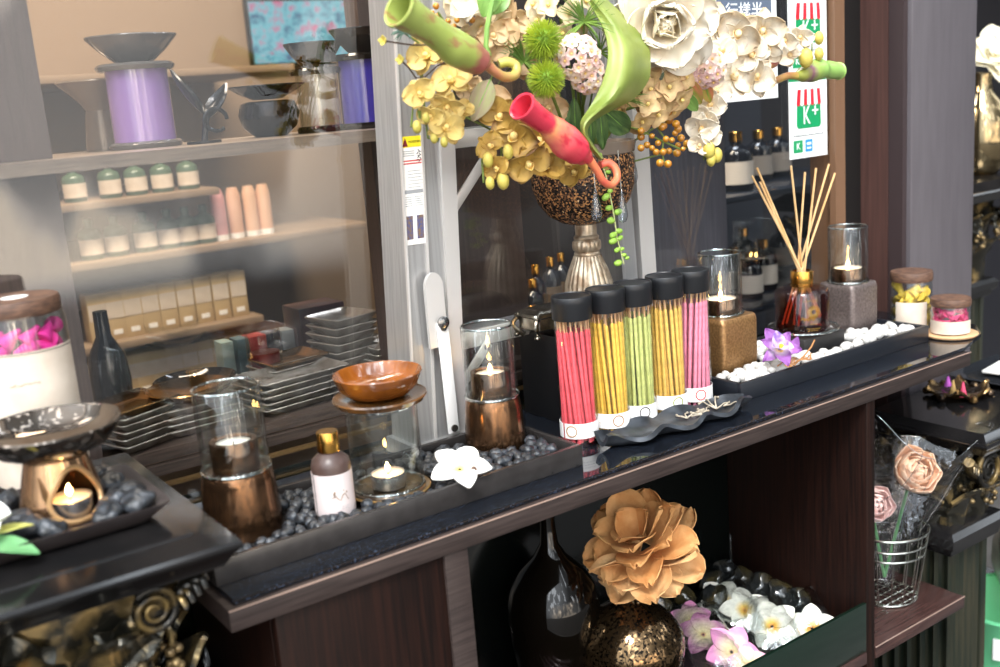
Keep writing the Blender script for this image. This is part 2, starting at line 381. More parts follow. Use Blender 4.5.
# ================================================================== trays
def open_tray(name, label, m, x0, x1, y0, y1, z0, z1, t=.007, floor=.008):
    r = thing(name, label, 'tray', ((x0+x1)/2, (y0+y1)/2, z0)); L, D, H = (x1-x0)/2, (y1-y0)/2, z1-z0
    MB().span((-L+t, -D+t, 0), (L-t, D-t, floor)).build('base', m, r)
    MB().span((-L, -D, 0), (L, -D+t, H), .0008).build('side', m, r); MB().span((-L, D-t, 0), (L, D, H), .0008).build('side', m, r)
    MB().span((-L, -D+t, 0), (-L+t, D-t, H), .0008).build('side', m, r); MB().span((L-t, -D+t, 0), (L, D-t, H), .0008).build('side', m, r)
    return r
T1 = (.284, .7225, .902, 1.046)
open_tray('pebble_tray', 'long black tray of black pebbles, candles and oil burner on the granite worktop', lacquer, *T1, CZ, .9245)
T2 = (1.019, 1.441, .930, 1.088)
open_tray('pebble_tray', 'blue-black tray of white pebbles under the reed diffuser', lacquer_blue, *T2, CZ, .9245)
tag(MB().span((.803, 1.006, CZ), (1.014, 1.122, 1.015), .0015).build('display_box', black_box), 'matt black box behind the incense tubes, carrying the glittering urn', 'display box')
# pebbles: spread without overlap round the things that stand among them
def spread(x0, x1, y0, y1, step, avoid, jit=.28):
    out = []; row = 0; y = y0
    while y <= y1:
        x = x0+(step/2 if row % 2 else 0)
        while x <= x1:
            px, py = x+random.uniform(-jit, jit)*step, y+random.uniform(-jit, jit)*step
            if x0 <= px <= x1 and y0 <= py <= y1 and all((px-a)**2+(py-b)**2 > (r+step*.48)**2 for a, b, r in avoid): out.append((px, py))
            x += step
        y += step*.86; row += 1
    return out
def pebble_protos(name, m, r, sc, jit, label, group):
    ps = []
    for i in range(6):
        s_ = (random.uniform(*sc[0]), random.uniform(*sc[1]), random.uniform(*sc[2]))
        o = MB().ball((0, 0, 0), r, jit=jit, sc=s_).build(name, m, smooth=80); tag(o, label, 'pebble', group); ps.append(o)
    return ps
def scatter(ps, spots, z, zj=.002):
    for i, (x, y) in enumerate(spots):
        o = ps[i] if i < len(ps) else ps[i % len(ps)].copy()
        if i >= len(ps): COL.objects.link(o)
        o.location = (x, y, z+random.uniform(-zj, zj)); o.rotation_euler = (random.uniform(-.4, .4), random.uniform(-.4, .4), random.uniform(0, 6.3))
        k = random.uniform(.82, 1.18); o.scale = (k, k, k)
    for o in ps[len(spots):]: bpy.data.objects.remove(o)
H1, H2, BU, BO = (.350, .993), (.673, 1.004), (.506, .968), (.434, .953)
av1 = [(*H1, .040), (.338, .955, .022), (*H2, .036), (*BU, .045), (*BO, .02)]
scatter(pebble_protos('black_pebble', slate, .0068, ((1, 1.3), (.85, 1.1), (.7, .95)), .35, 'small slate-black pebble bedding the long black candle tray', 'black pebbles in the long tray'),
        spread(T1[0]+.013, T1[1]-.013, T1[2]+.013, T1[3]-.013, .0128, av1)[:298], .9185)
B1, B2, DF = (1.100, 1.038), (1.399, 1.046), (1.262, 1.026)
av2 = [(*B1, .038), (B1[0]-.025, B1[1]-.02, .022), (B1[0]+.025, B1[1]-.02, .022), (*B2, .038), (B2[0]-.025, B2[1]-.02, .022), (B2[0]+.025, B2[1]-.02, .022),
       (*DF, .055), (DF[0]-.035, DF[1]-.03, .02), (DF[0]+.035, DF[1]-.03, .02)]
scatter(pebble_protos('white_pebble', white_stone, .0082, ((1, 1.3), (.85, 1.1), (.75, .95)), .25, 'smooth white pebble bedding the tray under the reed diffuser', 'white pebbles in the diffuser tray'),
        spread(T2[0]+.017, T2[1]-.017, T2[2]+.016, T2[3]-.016, .0172, av2), .9195)
# ================================================================== candles
LIGHTS = []
def tealight(loc, label, r=.0182, h=.014, lit=True, power=.05, metal=True):
    t = thing('tealight_candle', label, 'candle', loc)
    if metal: MB().shell([(r*.96, 0), (r, .001), (r, h)], .0006, 36).build('cup', alu, t)
    MB().lathe([(0, .001), (r-.001, .001), (r-.001, h-.002), (r*.8, h-.0026), (0, h-.003)], 36).build('wax', wax, t)
    MB().tube([(0, 0, h-.003), (.0004, 0, h+.0015)], .0006, 6).build('wick', wick_m, t)
    if lit:
        MB().lathe([(0, h+.0005), (.0019, h+.0025), (.0028, h+.005), (.0021, h+.0075), (.0009, h+.0105), (0, h+.012)], 14).build('flame', flame_m, t)
    return t
def hurricane(x, y, label, gh=.086, br=.038, m=bronze, tr=.0325):
    t = thing('hurricane_candle_holder', label, 'candle holder', (x, y, .9085))
    bh = .066
    MB().lathe([(0, 0), (br*.96, 0), (br, .003), (br*.99, .02), (br*.93, bh-.012), (br*.885, bh-.002), (br*.86, bh), (0, bh)], 48).build('base', m, t)
    MB().shell([(.0235, bh), (.0238, bh+.004), (.0236, bh+.03), (.0232, bh+.0315)], .0045, 40).build('candle_cup', m, t)
    MB().ring([(tr, bh+.0005), (tr, bh+gh), (tr-.001, bh+gh+.0012), (tr-.0022, bh+gh), (tr-.0022, bh+.0005)], 56).build('glass_chimney', clear, t)
    torus_ring(MB(), tr-.0011, bh+gh, .0014).build('glass_rim', glass_rim, t); torus_ring(MB(), tr+.0005, bh+.002, .0018).build('glass_rim', glass_rim, t)
    return t, .9085+bh
h1, z1 = hurricane(*H1, 'bronze hurricane holder with unlit candle at the left end of the black pebble tray', br=.0395, tr=.0335)
tealight((*H1, z1+.0135), 'unlit white tealight inside the bronze holder nearest the carved pedestal', .0186, .0145, lit=False)
h2, z2 = hurricane(*H2, 'bronze hurricane holder with lit candle beside the white plumeria', br=.0362, tr=.031)
tealight((*H2, z2+.0135), 'lit tealight inside the bronze round holder beside the white plumeria', .0182, .0145)
# square hurricane holders in the white pebble tray
def block_holder(x, y, label, m, w=.067, h=.080, rz=0, z0=.909, gh=.088):
    t = thing('square_candle_holder', label, 'candle holder', (x, y, z0), rz)
    mb = MB(); hw = w/2
    def sq(a, z, n=6, rr=.008):
        pts = []
        for cx, cy, a0 in ((1, 1, 0), (-1, 1, PI/2), (-1, -1, PI), (1, -1, 1.5*PI)):
            for k in range(n+1):
                an = a0+PI/2*k/n; pts.append(Vector((cx*(a-rr)+rr*math.cos(an), cy*(a-rr)+rr*math.sin(an), z)))
        return pts
    mb.loft([sq(hw*.93, 0), sq(hw*.985, .004), sq(hw, .02), sq(hw, h-.008), sq(hw*.97, h-.002), sq(hw*.93, h)]); mb.build('base', m, t)
    MB().shell([(.0262, h), (.0265, h+.004), (.0264, h+.022), (.0258, h+.0235)], .003, 40).build('candle_cup', bronze, t)
    MB().ring([(.0305, h+.0005), (.0305, h+gh), (.0295, h+gh+.0012), (.0283, h+gh), (.0283, h+.0005)], 56).build('glass_chimney', clear, t)
    torus_ring(MB(), .0294, h+gh, .0014).build('glass_rim', glass_rim, t); torus_ring(MB(), .0310, h+.002, .0018).build('glass_rim', glass_rim, t)
    return z0+h
zb = block_holder(*B1, 'square bronze candle holder with glass chimney, next to the pink incense tube', bronze_block, w=.074, h=.083)
tealight((*B1, zb+.0085), 'lit tealight in the square bronze holder next to the incense tubes', .0225, .0145)
zb = block_holder(*B2, 'square pewter-grey candle holder with glass chimney, right of the reed diffuser', grey_block)
tealight((*B2, zb+.0085), 'lit tealight in the square grey holder right of the reed diffuser', .0222, .0145)
# glass oil burner
ob = thing('oil_burner', 'glass oil burner with amber dish, on the black pebble tray', 'oil burner', (*BU, .912))
MB().lathe([(0, 0), (.030, 0), (.043, .0022), (.0448, .005), (.0438, .0072), (.040, .0068), (.0385, .0085), (.035, .0078), (.022, .0062), (0, .006)], 56).build('foot_plate', M('tan rim dark plate', (58, 48, 40), .14, .3, .6, col2=(120, 96, 64), nscale=40), ob)
MB().ring([(.0385, .0088), (.0385, .100), (.0363, .100), (.0363, .0088)], 56).build('glass_cylinder', clear, ob)
MB().lathe([(0, .1005), (.040, .1005), (.0475, .103), (.0505, .108), (.0497, .1098), (.044, .108), (.030, .1075), (0, .1075)], 56).build('top_plate', amber_dark, ob)
MB().lathe([(0, .108), (.022, .108), (.034, .112), (.043, .121), (.0475, .1335), (.0468, .1347), (.0455, .1335), (.040, .123), (.031, .1165), (.018, .1145), (0, .1142)], 64).build('oil_dish', amber, ob)
torus_ring(MB(), .0442, .0055, .0014).build('foot_rim', M('gilt glaze edge', (188, 148, 92), .18, .6), ob)
torus_ring(MB(), .0374, .0995, .0016).build('glass_rim', glass_rim, ob); torus_ring(MB(), .0376, .0095, .0016).build('glass_rim', glass_rim, ob)
tealight((BU[0]-.002, BU[1]-.004, .9205), 'lit tealight inside the clear glass oil burner', .0185, .0155, power=.06)
# small fragrance bottle
fb = thing('fragrance_bottle', 'small brown bottle with gold cap and pale label, standing in black pebbles', 'bottle', (*BO, .911))
MB().lathe([(0, 0), (.0188, 0), (.0202, .002), (.0202, .056), (.0188, .062), (.0135, .067), (.0105, .0695), (.0105, .072), (0, .072)], 40).build('bottle_body', bottle_dark, fb)
MB().lathe([(0, .0705), (.0112, .0705), (.0115, .0715), (.0112, .090), (.0105, .0915), (0, .0915)], 36, rmod=lambda a, q, z: 1+.008*math.cos(36*a)).build('cap', gold, fb)
def wrap(r, z0, z1, a0=0, a1=2*PI, n=40, t=.0004):
    def fn(u, v): a = a0+(a1-a0)*u; return (r*math.cos(a), r*math.sin(a), z0+(z1-z0)*(v+1)/2)
    return MB().sheet(fn, n, 2, t)
lb = wrap(.0206, .006, .050, -PI*.98, PI*.98).build('label', M('blush label', (214, 200, 198), .6), fb)
def ring_ink(r, cyl_r, az, zc, n=24, w=.0008):     # a thin ring printed on a round label
    pts = []
    for k in range(n+1):
        a = 2*PI*k/n; pts.append(((cyl_r)*math.cos(az+r*math.cos(a)/cyl_r), cyl_r*math.sin(az+r*math.cos(a)/cyl_r), zc+r*math.sin(a)))
    return MB().tube(pts, w, 5)
def script_ink(mb, cyl_r, az, zc, width, h=.001, n=1, w=.00022, lead=.0024):
    """rows of tiny unreadable handwriting printed on a round label"""
    for row in range(n):
        wd = width*random.uniform(.7, 1); x = -wd/2
        while x < wd/2:
            l = random.uniform(.002, .0045); pts = []
            for k in range(5):
                xx = x+l*k/4; a = az+xx/cyl_r; pts.append((cyl_r*math.cos(a), cyl_r*math.sin(a), zc-row*lead+h*random.uniform(-.6, .6)))
            mb.tube(pts, w, 4); x += l+.0011
    return mb
azc = math.atan2(-BO[1], -BO[0])
mb = MB(); script_ink(mb, .0209, azc-.1, .041, .015, n=1); script_ink(mb, .0209, azc+.5, .016, .012, n=2); mb.build('print', grey_ink, lb)
mb = MB()
for k in range(16): mb.ball((.0209*math.cos(azc+random.uniform(-.15, .75)), .0209*math.sin(azc+random.uniform(-.15, .75)), random.uniform(.022, .034)), random.uniform(.0004, .001), sub=1)
mb.tube([(.0209*math.cos(azc-.1+.13*k), .0209*math.sin(azc-.1+.13*k), .026+.004*math.sin(k*1.7)) for k in range(7)], .0004, 5)
mb.build('flower_print', M('floral print', (124, 100, 66), .7), lb)
# ================================================================== plumeria on the pebbles
def plumeria(mb, T, s=1., mat_c=True):
    for i in range(5):
        X = T @ Matrix.Rotation(2*PI*i/5+random.uniform(-.12, .12), 4, 'Z') @ Matrix.Rotation(.35+random.uniform(-.12, .12), 4, 'X') @ Matrix.Translation((0, .002*s, 0))
        mb.sheet(petal(.032*s, .026*s, curl=-.55, cup=.25, k=.85, q=.7, base=.25), 8, 6, .001*s, X)
p = on_z(463, 470, .932); pl = thing('plumeria_flower', 'white plumeria flower lying on the black pebbles', 'flower', (p.x, p.y, .925))
def petal_radial(name, cols, rough=.6, sss=.15, scale=1):
    """petal colour that turns from the throat outward (colour of the petal itself)"""
    if name in MATS: return MATS[name]
    m, t, N, L = nodes(name); q = N['Principled BSDF']; q.inputs['Roughness'].default_value = rough
    tc = N.new('ShaderNodeTexCoord'); ln = N.new('ShaderNodeVectorMath'); ln.operation = 'LENGTH'; L.new(tc.outputs['Object'], ln.inputs[0])
    mr = N.new('ShaderNodeMapRange'); mr.inputs[2].default_value = scale; L.new(ln.outputs['Value'], mr.inputs[0])
    rp = N.new('ShaderNodeValToRGB'); e = rp.color_ramp.elements; e[0].position, e[0].color = cols[0][0], lin(cols[0][1]); e[1].position, e[1].color = cols[-1][0], lin(cols[-1][1])
    for a, c in cols[1:-1]: x = e.new(a); x.color = lin(c)
    nz = N.new('ShaderNodeTexNoise'); nz.inputs['Scale'].default_value = 130; nz.inputs['Detail'].default_value = 5; L.new(tc.outputs['Object'], nz.inputs['Vector'])
    n2 = N.new('ShaderNodeMapRange'); n2.inputs[1].default_value = .3; n2.inputs[2].default_value = .7; n2.inputs[3].default_value = .80; n2.inputs[4].default_value = 1.06; L.new(nz.outputs['Fac'], n2.inputs[0])
    mu = N.new('ShaderNodeVectorMath'); mu.operation = 'SCALE'; L.new(rp.outputs[0], mu.inputs[0]); L.new(n2.outputs[0], mu.inputs['Scale']); L.new(mr.outputs[0], rp.inputs[0]); L.new(mu.outputs[0], q.inputs['Base Color'])
    bp = N.new('ShaderNodeBump'); bp.inputs['Strength'].default_value = .35; bp.inputs['Distance'].default_value = .0015; L.new(nz.outputs['Fac'], bp.inputs['Height']); L.new(bp.outputs[0], q.inputs['Normal']); sss *= .25
    q.inputs['Subsurface Weight'].default_value = sss; q.inputs['Subsurface Radius'].default_value = (.01, .008, .005); q.inputs['Subsurface Scale'].default_value = .3
    MATS[name] = m; return m
plum_w = petal_radial('white plumeria petal', [(0, (240, 214, 90)), (.3, (246, 236, 190)), (.5, (250, 248, 240))], scale=.034)
plum_y = petal_radial('yellow throated plumeria petal', [(0, (226, 120, 50)), (.22, (240, 196, 90)), (.5, (246, 240, 226))], scale=.034)
plum_p = petal_radial('pink plumeria petal', [(0, (216, 96, 60)), (.16, (246, 226, 170)), (.5, (246, 216, 196)), (.85, (232, 150, 196))], scale=.034)
X = face((-.5, -.75, .8), .5)
mb = MB(); plumeria(mb, Matrix(), 1.02); o = mb.build('petals', plum_w, pl); o.matrix_local = Matrix.Translation((-.004, 0, .008)) @ face((-.1, -.42, .9), .5)
MB().lathe([(0, 0), (.0035, .001), (.0045, .008), (.002, .012), (0, .012)], 12, c=(.006, -.012, .0)).build('stem_stub', cork, pl)
# ================================================================== incense tubes
PB = M('incense label white', (246, 244, 242), .55)
tubes = [(580, 'coral red', (236, 88, 98), 'nearest of the five', ink_gold), (613, 'mustard yellow', (238, 192, 74), 'second of the row of five', ink_gold),
         (640, 'olive green', (196, 202, 118), 'middle one of five', ink), (671, 'ochre', (232, 188, 88), 'fourth, beside the pink tube', M('olive ink', (140, 150, 70), .6)), (698, 'rose pink', (238, 142, 168), 'beside the square bronze holder', ink_red)]
TY = .967
for i, (px, cn, rgb, where, ik) in enumerate(tubes):
    q = on_y(px, 438, TY); x = q.x-(.003 if i == 4 else 0)
    t = thing('incense_tube', f'black-capped tube of {cn} incense sticks, {where}', 'incense tube', (x, TY, CZ))
    MB().shell([(.0222, 0), (.0228, .0005), (.0228, .160)], .0011, 48).build('clear_tube', acrylic, t)
    MB().lathe([(0, .1555), (.0237, .1555), (.0241, .1563), (.0241, .1740), (.0243, .1745), (.0243, .1818), (.0236, .1832), (.0224, .1834), (.0217, .1822), (0, .1818)], 56).build('cap', plastic_black, t)
    lab = wrap(.02345, .0115, .0300, -PI*.98, PI*.98, 44).build('label', PB, t)
    az = math.atan2(-TY, -x)+(-.42 if i == 0 else .35 if i != 3 else .5)
    ring_ink(.0066, .0238, az, .0208).build('stamp', ik, lab)
    mb = MB(); script_ink(mb, .0237, az, .0222, .008, .0007, 2, .0003, .0026); script_ink(mb, .0237, az+(.75 if i == 0 else -.75), .0255, .018, .0006, 3, .00026, .0035); mb.build('print', grey_ink, lab)
    coat = M(cn+' incense', rgb, .7, col2=tuple(int(c*.86) for c in rgb), nscale=120)
    # sticks: a bare bamboo core with a coloured coating over its lower part; leaning a little, packed in rings
    core = MB().tube([(0, 0, .001), (0, 0, .1525)], .0010, 6).build('incense_stick', bamboo); tag(core, f'{cn} incense stick standing in its clear capped tube', 'incense stick', f'{cn} incense sticks in one tube')
    MB().tube([(0, 0, .002), (0, 0, .1375), (0, 0, .1390)], [.0023, .0023, .0012], 8).build('coating', coat, core)
    first = True; lean = (.05, .05, 0, .045, -.05)[i]
    ringset = [(0.0184, 17), (.0125, 12)]
    for rr, nn in ringset:
        for k in range(nn):
            a = 2*PI*(k+random.uniform(-.2, .2))/nn
            o = core if first else copy_tree(core)
            first = False
            o.location = (x+rr*math.cos(a), TY+rr*math.sin(a), CZ+.0015+random.uniform(0, .003))
            tw = (.055, .05, .012, .03, -.05)[i]+random.uniform(-.02, .02); axv = Vector((math.cos(a), math.sin(a), 0)); ro = Matrix.Rotation(tw, 3, axv) @ Matrix.Rotation(0.0, 3, 'Z'); o.rotation_euler = ro.to_euler(); half = .078*math.tan(tw); o.location.x += -half*(axv.y)*1.0; o.location.y += half*(axv.x)*1.0
# ================================================================== wavy incense plate and the dried twigs on it
wp0, wp1 = on_z(602, 446, .905), on_z(747, 403, .905)
wl = thing('wavy_dish', 'long black wavy-edged leaf dish at the granite edge in front of the incense tubes', 'dish', ((wp0.x+wp1.x)/2, (wp0.y+wp1.y)/2, CZ), math.atan2(wp1.y-wp0.y, wp1.x-wp0.x))
LW = (wp1-wp0).length
def wavy(u, v):
    x = LW*(u-.5); ww = .027*math.sin(PI*min(max(u*.93+.05, 0), 1))**.55+.002
    edge = math.sin(u*PI*7)*.0052*abs(v)**2
    y = v*ww+(edge if v < 0 else -edge*.6)
    z = .0035+.010*abs(v)**2.4+.0042*math.sin(u*PI*7+1)*abs(v)**2+.006*max(0, u-.86)/.14+.004*max(0, .1-u)/.1
    return (x, y, z)
MB().sheet(wavy, 70, 14, .0055).build('dish_body', M('blackened metal dish', (34, 36, 40), .3, .3, .5, col2=(60, 64, 70), nscale=60), wl)
def on_dish(u, v): return wl.matrix_world @ Vector(wavy(u, v))
bpy.context.view_layer.update()
dry = M('dried twig', (196, 184, 164), .8, col2=(150, 138, 120), nscale=60)
for i, (u, v, l, a, k) in enumerate(((.56, -.05, .03, .3, 3), (.63, .1, .026, -.4, 2), (.70, -.1, .032, .9, 3), (.78, .05, .034, .2, 4), (.84, .15, .03, -.5, 2), (.66, -.2, .022, 2.2, 2))):
    P0 = wl.matrix_world @ Vector(wavy(u, v))+Vector((0, 0, .0045)); mb = MB(); dx, dy = math.cos(a), math.sin(a)
    for b in range(k):
        zz = .001; lift = .012 if (i == 3 and b) else .002; a2 = a+b*.7
        pts = [(0, 0, zz), (l*.3*math.cos(a2), l*.3*math.sin(a2), zz+lift*.4), (l*.6*math.cos(a2+.2), l*.6*math.sin(a2+.2)*.6, zz+lift), (l*.8*math.cos(a2), l*.5*math.sin(a2), zz+lift*.7)]
        mb.tube(pts, [.0012, .001, .0009, .0012], 6)
        mb.ball(pts[-1], .0018, jit=.4, sub=1)
    tag(mb.build('dried_twig', dry, loc=P0), 'pale dried twig scrap lying in the black wavy dish', 'twig', 'dried twig scraps in the wavy dish')
# ================================================================== reed diffuser
blk = MB().box((0, 0, .013), (.094, .074, .026), bevel=.0015).build('diffuser_block', M('black slate block', (40, 38, 38), .5)); tag(blk, 'low black block in the white pebbles under the reed diffuser', 'block'); blk.location = (DF[0]+.004, DF[1]-.001, .9095)
sc_ = MB().lathe([(0, 0), (.034, 0), (.038, .002), (.052, .006), (.0535, .0075), (.052, .0085), (.038, .0048), (.030, .004), (0, .004)], 56).build('glass_saucer', clear, loc=(DF[0], DF[1], .9358)); torus_ring(MB(), .0530, .0076, .0016).build('saucer_rim', glass_rim, sc_); tag(sc_, 'clear glass saucer between the black block and the diffuser bottle', 'saucer')
dz = .9402
dif = thing('diffuser_bottle', 'plum glass reed diffuser bottle with gold collar and fanned reeds', 'diffuser', (*DF, dz))
MB().ring([(.037, 0), (.0402, .003), (.0405, .058), (.038, .0625), (.030, .066), (.0155, .0675), (.0155, .074), (.0125, .074), (.0125, .065), (.029, .0635), (.0365, .060), (.0385, .057), (.0383, .005), (.036, .003)], 56).build('glass_body', plum_glass, dif)
MB().lathe([(0, .0005), (.0355, .0005), (.038, .005), (.0381, .0545), (0, .0545)], 48).build('perfume', glass('plum perfume', (206, 140, 124), .01, .12), dif)
MB().ring([(.0163, .0665), (.0168, .0675), (.0168, .089), (.0160, .0905), (.0125, .0905), (.0125, .0665)], 44).build('collar', gold, dif)
az = math.atan2(-DF[1], -DF[0])+.42
mb = MB(); R_ = .0409
def onc(x, z): a = az+x/R_; return (R_*math.cos(a), R_*math.sin(a), z)
for k in range(14):
    a = 2*PI*k/14; mb.tube([onc(.005*math.cos(a), .034+.005*math.sin(a)), onc(.0085*math.cos(a+.2), .034+.0085*math.sin(a+.2)), onc(.0105*math.cos(a), .034+.0105*math.sin(a)), onc(.0085*math.cos(a-.2), .034+.0085*math.sin(a-.2)), onc(.005*math.cos(a), .034+.005*math.sin(a))], .0004, 4)
mb.tube([onc(.0042*math.cos(2*PI*k/16), .034+.0042*math.sin(2*PI*k/16)) for k in range(17)], .0004, 4)
for k in range(10):
    x = -.019+.002*k; mb.tube([onc(x, .022+.002*math.sin(k*2)), onc(x+.0016, .026+.0018*math.cos(k)), onc(x+.0028, .0225)], .00045, 4)
script_ink(mb, R_, az-.15, .051, .022, .0014, 1, .0004); script_ink(mb, R_, az, .016, .012, .001, 1, .0003); script_ink(mb, R_, az-.05, .009, .022, .0008, 2, .00026, .003)
mb.build('gold_print', gold_ink, dif)
reeds = [((752, 176), (-.013, .018)), ((757, 168), (-.002, .024)), ((760, 182), (-.008, .01)), ((791, 166), (.002, .016)), ((805, 172), (.010, .022)), ((816, 168), (.014, .004)), ((829, 164), (.018, .014)), ((835, 173), (.016, -.004))]
for (tx, ty), (bx, by) in reeds:
    dpt = DF[1]+(.02 if tx < 780 else -.01); tp = on_y(tx, ty, dpt)
    n_ = Vector((DF[0]+random.uniform(-.005, .005), DF[1]+random.uniform(-.005, .005), dz+.088)); dirv = (tp-n_).normalized()
    bt = n_-dirv*.082; bt.z = max(bt.z, dz+.004); cxy = Vector((bt.x-DF[0], bt.y-DF[1])); 
    if cxy.length > .033: cxy *= .033/cxy.length; bt.x, bt.y = DF[0]+cxy.x, DF[1]+cxy.y
    o = MB().tube([(0, 0, 0), n_-bt, tp-bt], .00165, 8).build('diffuser_reed', reed, loc=bt); tag(o, 'pale rattan reed fanning out of the gold-collared diffuser bottle', 'reed', 'reeds in the diffuser bottle')
# purple orchid with twig tendrils lying on the white pebbles
op = on_y(783, 345, .952); orc = thing('orchid_flower', 'purple fabric orchid with twig tendrils lying on white pebbles', 'flower', (op.x, op.y, .9225))
pur = petal_radial('purple orchid petal', [(0, (240, 200, 70)), (.22, (220, 200, 226)), (.42, (150, 92, 166)), (1, (122, 66, 142))], scale=.045)
mb = MB(); ringp(mb, 6, .034, .021, .5, curl=-.7, cup=.3, ruffle=.002, jit=.25, nu=8, nv=6)
o = mb.build('petals', pur, orc); o.matrix_local = Matrix.Translation((-.008, 0, .024)) @ face((-.5, -.6, .75), .3)
mb = MB(); ringp(mb, 3, .022, .016, .9, curl=-.5, cup=.5, jit=.3); o = mb.build('inner_petals', M('pale violet petal', (226, 206, 236), .6, col2=(120, 84, 170), nscale=90), orc); o.matrix_local = Matrix.Translation((-.015, -.006, .030)) @ face((-.5, -.6, .75), .3)
MB().sheet(petal(.040, .018, curl=.3, cup=.2), 8, 5, .0007, Matrix.Translation((.002, -.008, .016)) @ Matrix.Rotation(-1.25, 4, 'Z') @ Matrix.Rotation(.35, 4, 'X')).build('petal', pur, orc)
mb = MB(); mb.ball((-.014, -.010, .033), .004, jit=.4); mb.ball((-.018, -.012, .029), .003, jit=.4); mb.build('stamen', M('orchid yellow', (236, 188, 40), .6), orc)
mb = MB()
for k in range(3):
    pts = [(-.022+.06*q/14+.006*math.sin(q*.9+k*2), -.014-.004*k+.006*math.cos(q*.8+k), .006+.006*abs(math.sin(q*.7+k))) for q in range(15)]
    mb.tube(pts, .0009, 6)
mb.tube([(.0, -.018, .004), (.02, -.018, .012), (.045, -.012, .02), (.055, -.01, .028)], .0011, 6)
mb.build('tendril', M('orchid twig', (176, 122, 74), .7), orc)
# ================================================================== jars of incense cones
def cone_at(o, c, rot): o.location = c; o.rotation_euler = rot
def cone_proto(name, m, r, h, label, group):
    o = MB().lathe([(0, 0), (r*.9, 0), (r, h*.06), (r*.55, h*.55), (r*.25, h*.95), (0, h)], 20).build(name, m); tag(o, label, 'incense cone', group); return o
def jar(x, y, z, label, r, h, lidh, lidr, cm, ccount, cr_, ch, clabel, cgroup, lab=None, fill=.85):
    t = thing('cone_jar', label, 'jar', (x, y, z))
    MB().shell([(r*.94, .0), (r, .003), (r, h-.006), (r*.97, h-.001), (r*.97, h+.003)], .002, 48).build('glass_jar', clear, t)
    mb = MB().lathe([(0, h+.001), (lidr*.97, h+.001), (lidr, h+.003), (lidr, h+lidh-.003), (lidr*.97, h+lidh), (0, h+lidh)], 56); mb.build('lid', cork, t)
    if lab: z0, z1, a = lab; azc = math.atan2(-y, -x); L_ = wrap(r+.0006, z0, z1, azc-a, azc+a, 40, .0006).build('label', paper_cream, t)
    pr_ = cone_proto('incense_cone', cm, cr_, ch, clabel, cgroup); first = True
    n = 0; lay = 0; zz = z+.006+cr_
    while n < ccount and zz < z+h*fill:
        k = int(2*PI*(r-cr_*1.1)/(cr_*2.05))
        for i in range(k):
            if n >= ccount: break
            a = 2*PI*(i+.5*(lay % 2))/k
            if math.cos(a-math.atan2(-y, -x)) < -.35: continue
            o = pr_ if first else copy_tree(pr_); first = False; n += 1
            tilt = Vector((random.uniform(-.5, .5), random.uniform(-.5, .5), random.uniform(-1, 1))).normalized()
            tang = Vector((-math.sin(a), math.cos(a), random.uniform(-.9, .9))).normalized()*random.choice((1, -1))
            q = Vector((0, 0, 1)).rotation_difference(tang); o.rotation_mode = 'QUATERNION'; o.rotation_quaternion = q
            rr = r-cr_*1.25-.002; o.location = Vector((x+rr*math.cos(a), y+rr*math.sin(a), zz))-tang*ch*.5
        zz += cr_*1.5; lay += 1
    return t
LZ = .985                                                           # top of the carved pedestal at the left
jx = on_y(29, 380, 1.062).x
J = jar(jx, 1.062, LZ, 'large jar of magenta incense cones with walnut lid, on the carved pedestal at the left', .0415, .170, .0165, .0395, cone_pink, 150, .0085, .021, 'magenta incense cone inside the large walnut-lidded jar', 'magenta cones in the large jar', (.012, .141, 1.35), .97)
mb = MB(); azj = math.atan2(-1.062, -jx)
script_ink(mb, .0428, azj-.1, .112, .036, .0022, 1, .0004); script_ink(mb, .0428, azj, .078, .03, .002, 1, .0004); mb.build('print', M('faded print', (196, 160, 140), .7), J)
mb = MB()
for k in range(41):
    a = azj-1.33+2.66*k/40; mb.tube([(.0427*math.cos(a), .0427*math.sin(a), .1395+.0006*(k % 2)), (.0427*math.cos(a+.045), .0427*math.sin(a+.045), .1395)], .0005, 4)
mb.build('label_border', ink, J)
MB().lathe([(0, .1866), (.012, .1866), (.012, .1870), (0, .1870)], 24).build('lid_sticker', white_sign, J)
q = on_z(908, 327, CZ); jar(1.492, .995, CZ, 'medium jar of yellow incense cones with walnut lid, behind the end of the diffuser tray', .0315, .080, .016, .0325, cone_yellow, 40, .0085, .036, 'yellow incense cone inside the medium walnut-lidded jar', 'yellow cones in the medium jar', (.008, .050, .8), .92)
co = MB().lathe([(0, 0), (.036, 0), (.040, .002), (.041, .0045), (.039, .0055), (0, .005)], 48).build('coaster', M('pale wood coaster', (206, 164, 122), .5), loc=(1.490, .925, CZ)); tag(co, 'round wooden coaster under the short jar of rose cones', 'coaster')
jar(1.490, .925, CZ+.0057, 'short jar of rose-pink incense cones with walnut lid, on a round coaster', .029, .042, .013, .030, cone_rose, 40, .0055, .014, 'rose incense cone inside the short walnut-lidded jar', 'rose cones in the short jar', (.002, .022, 1.3), .95)
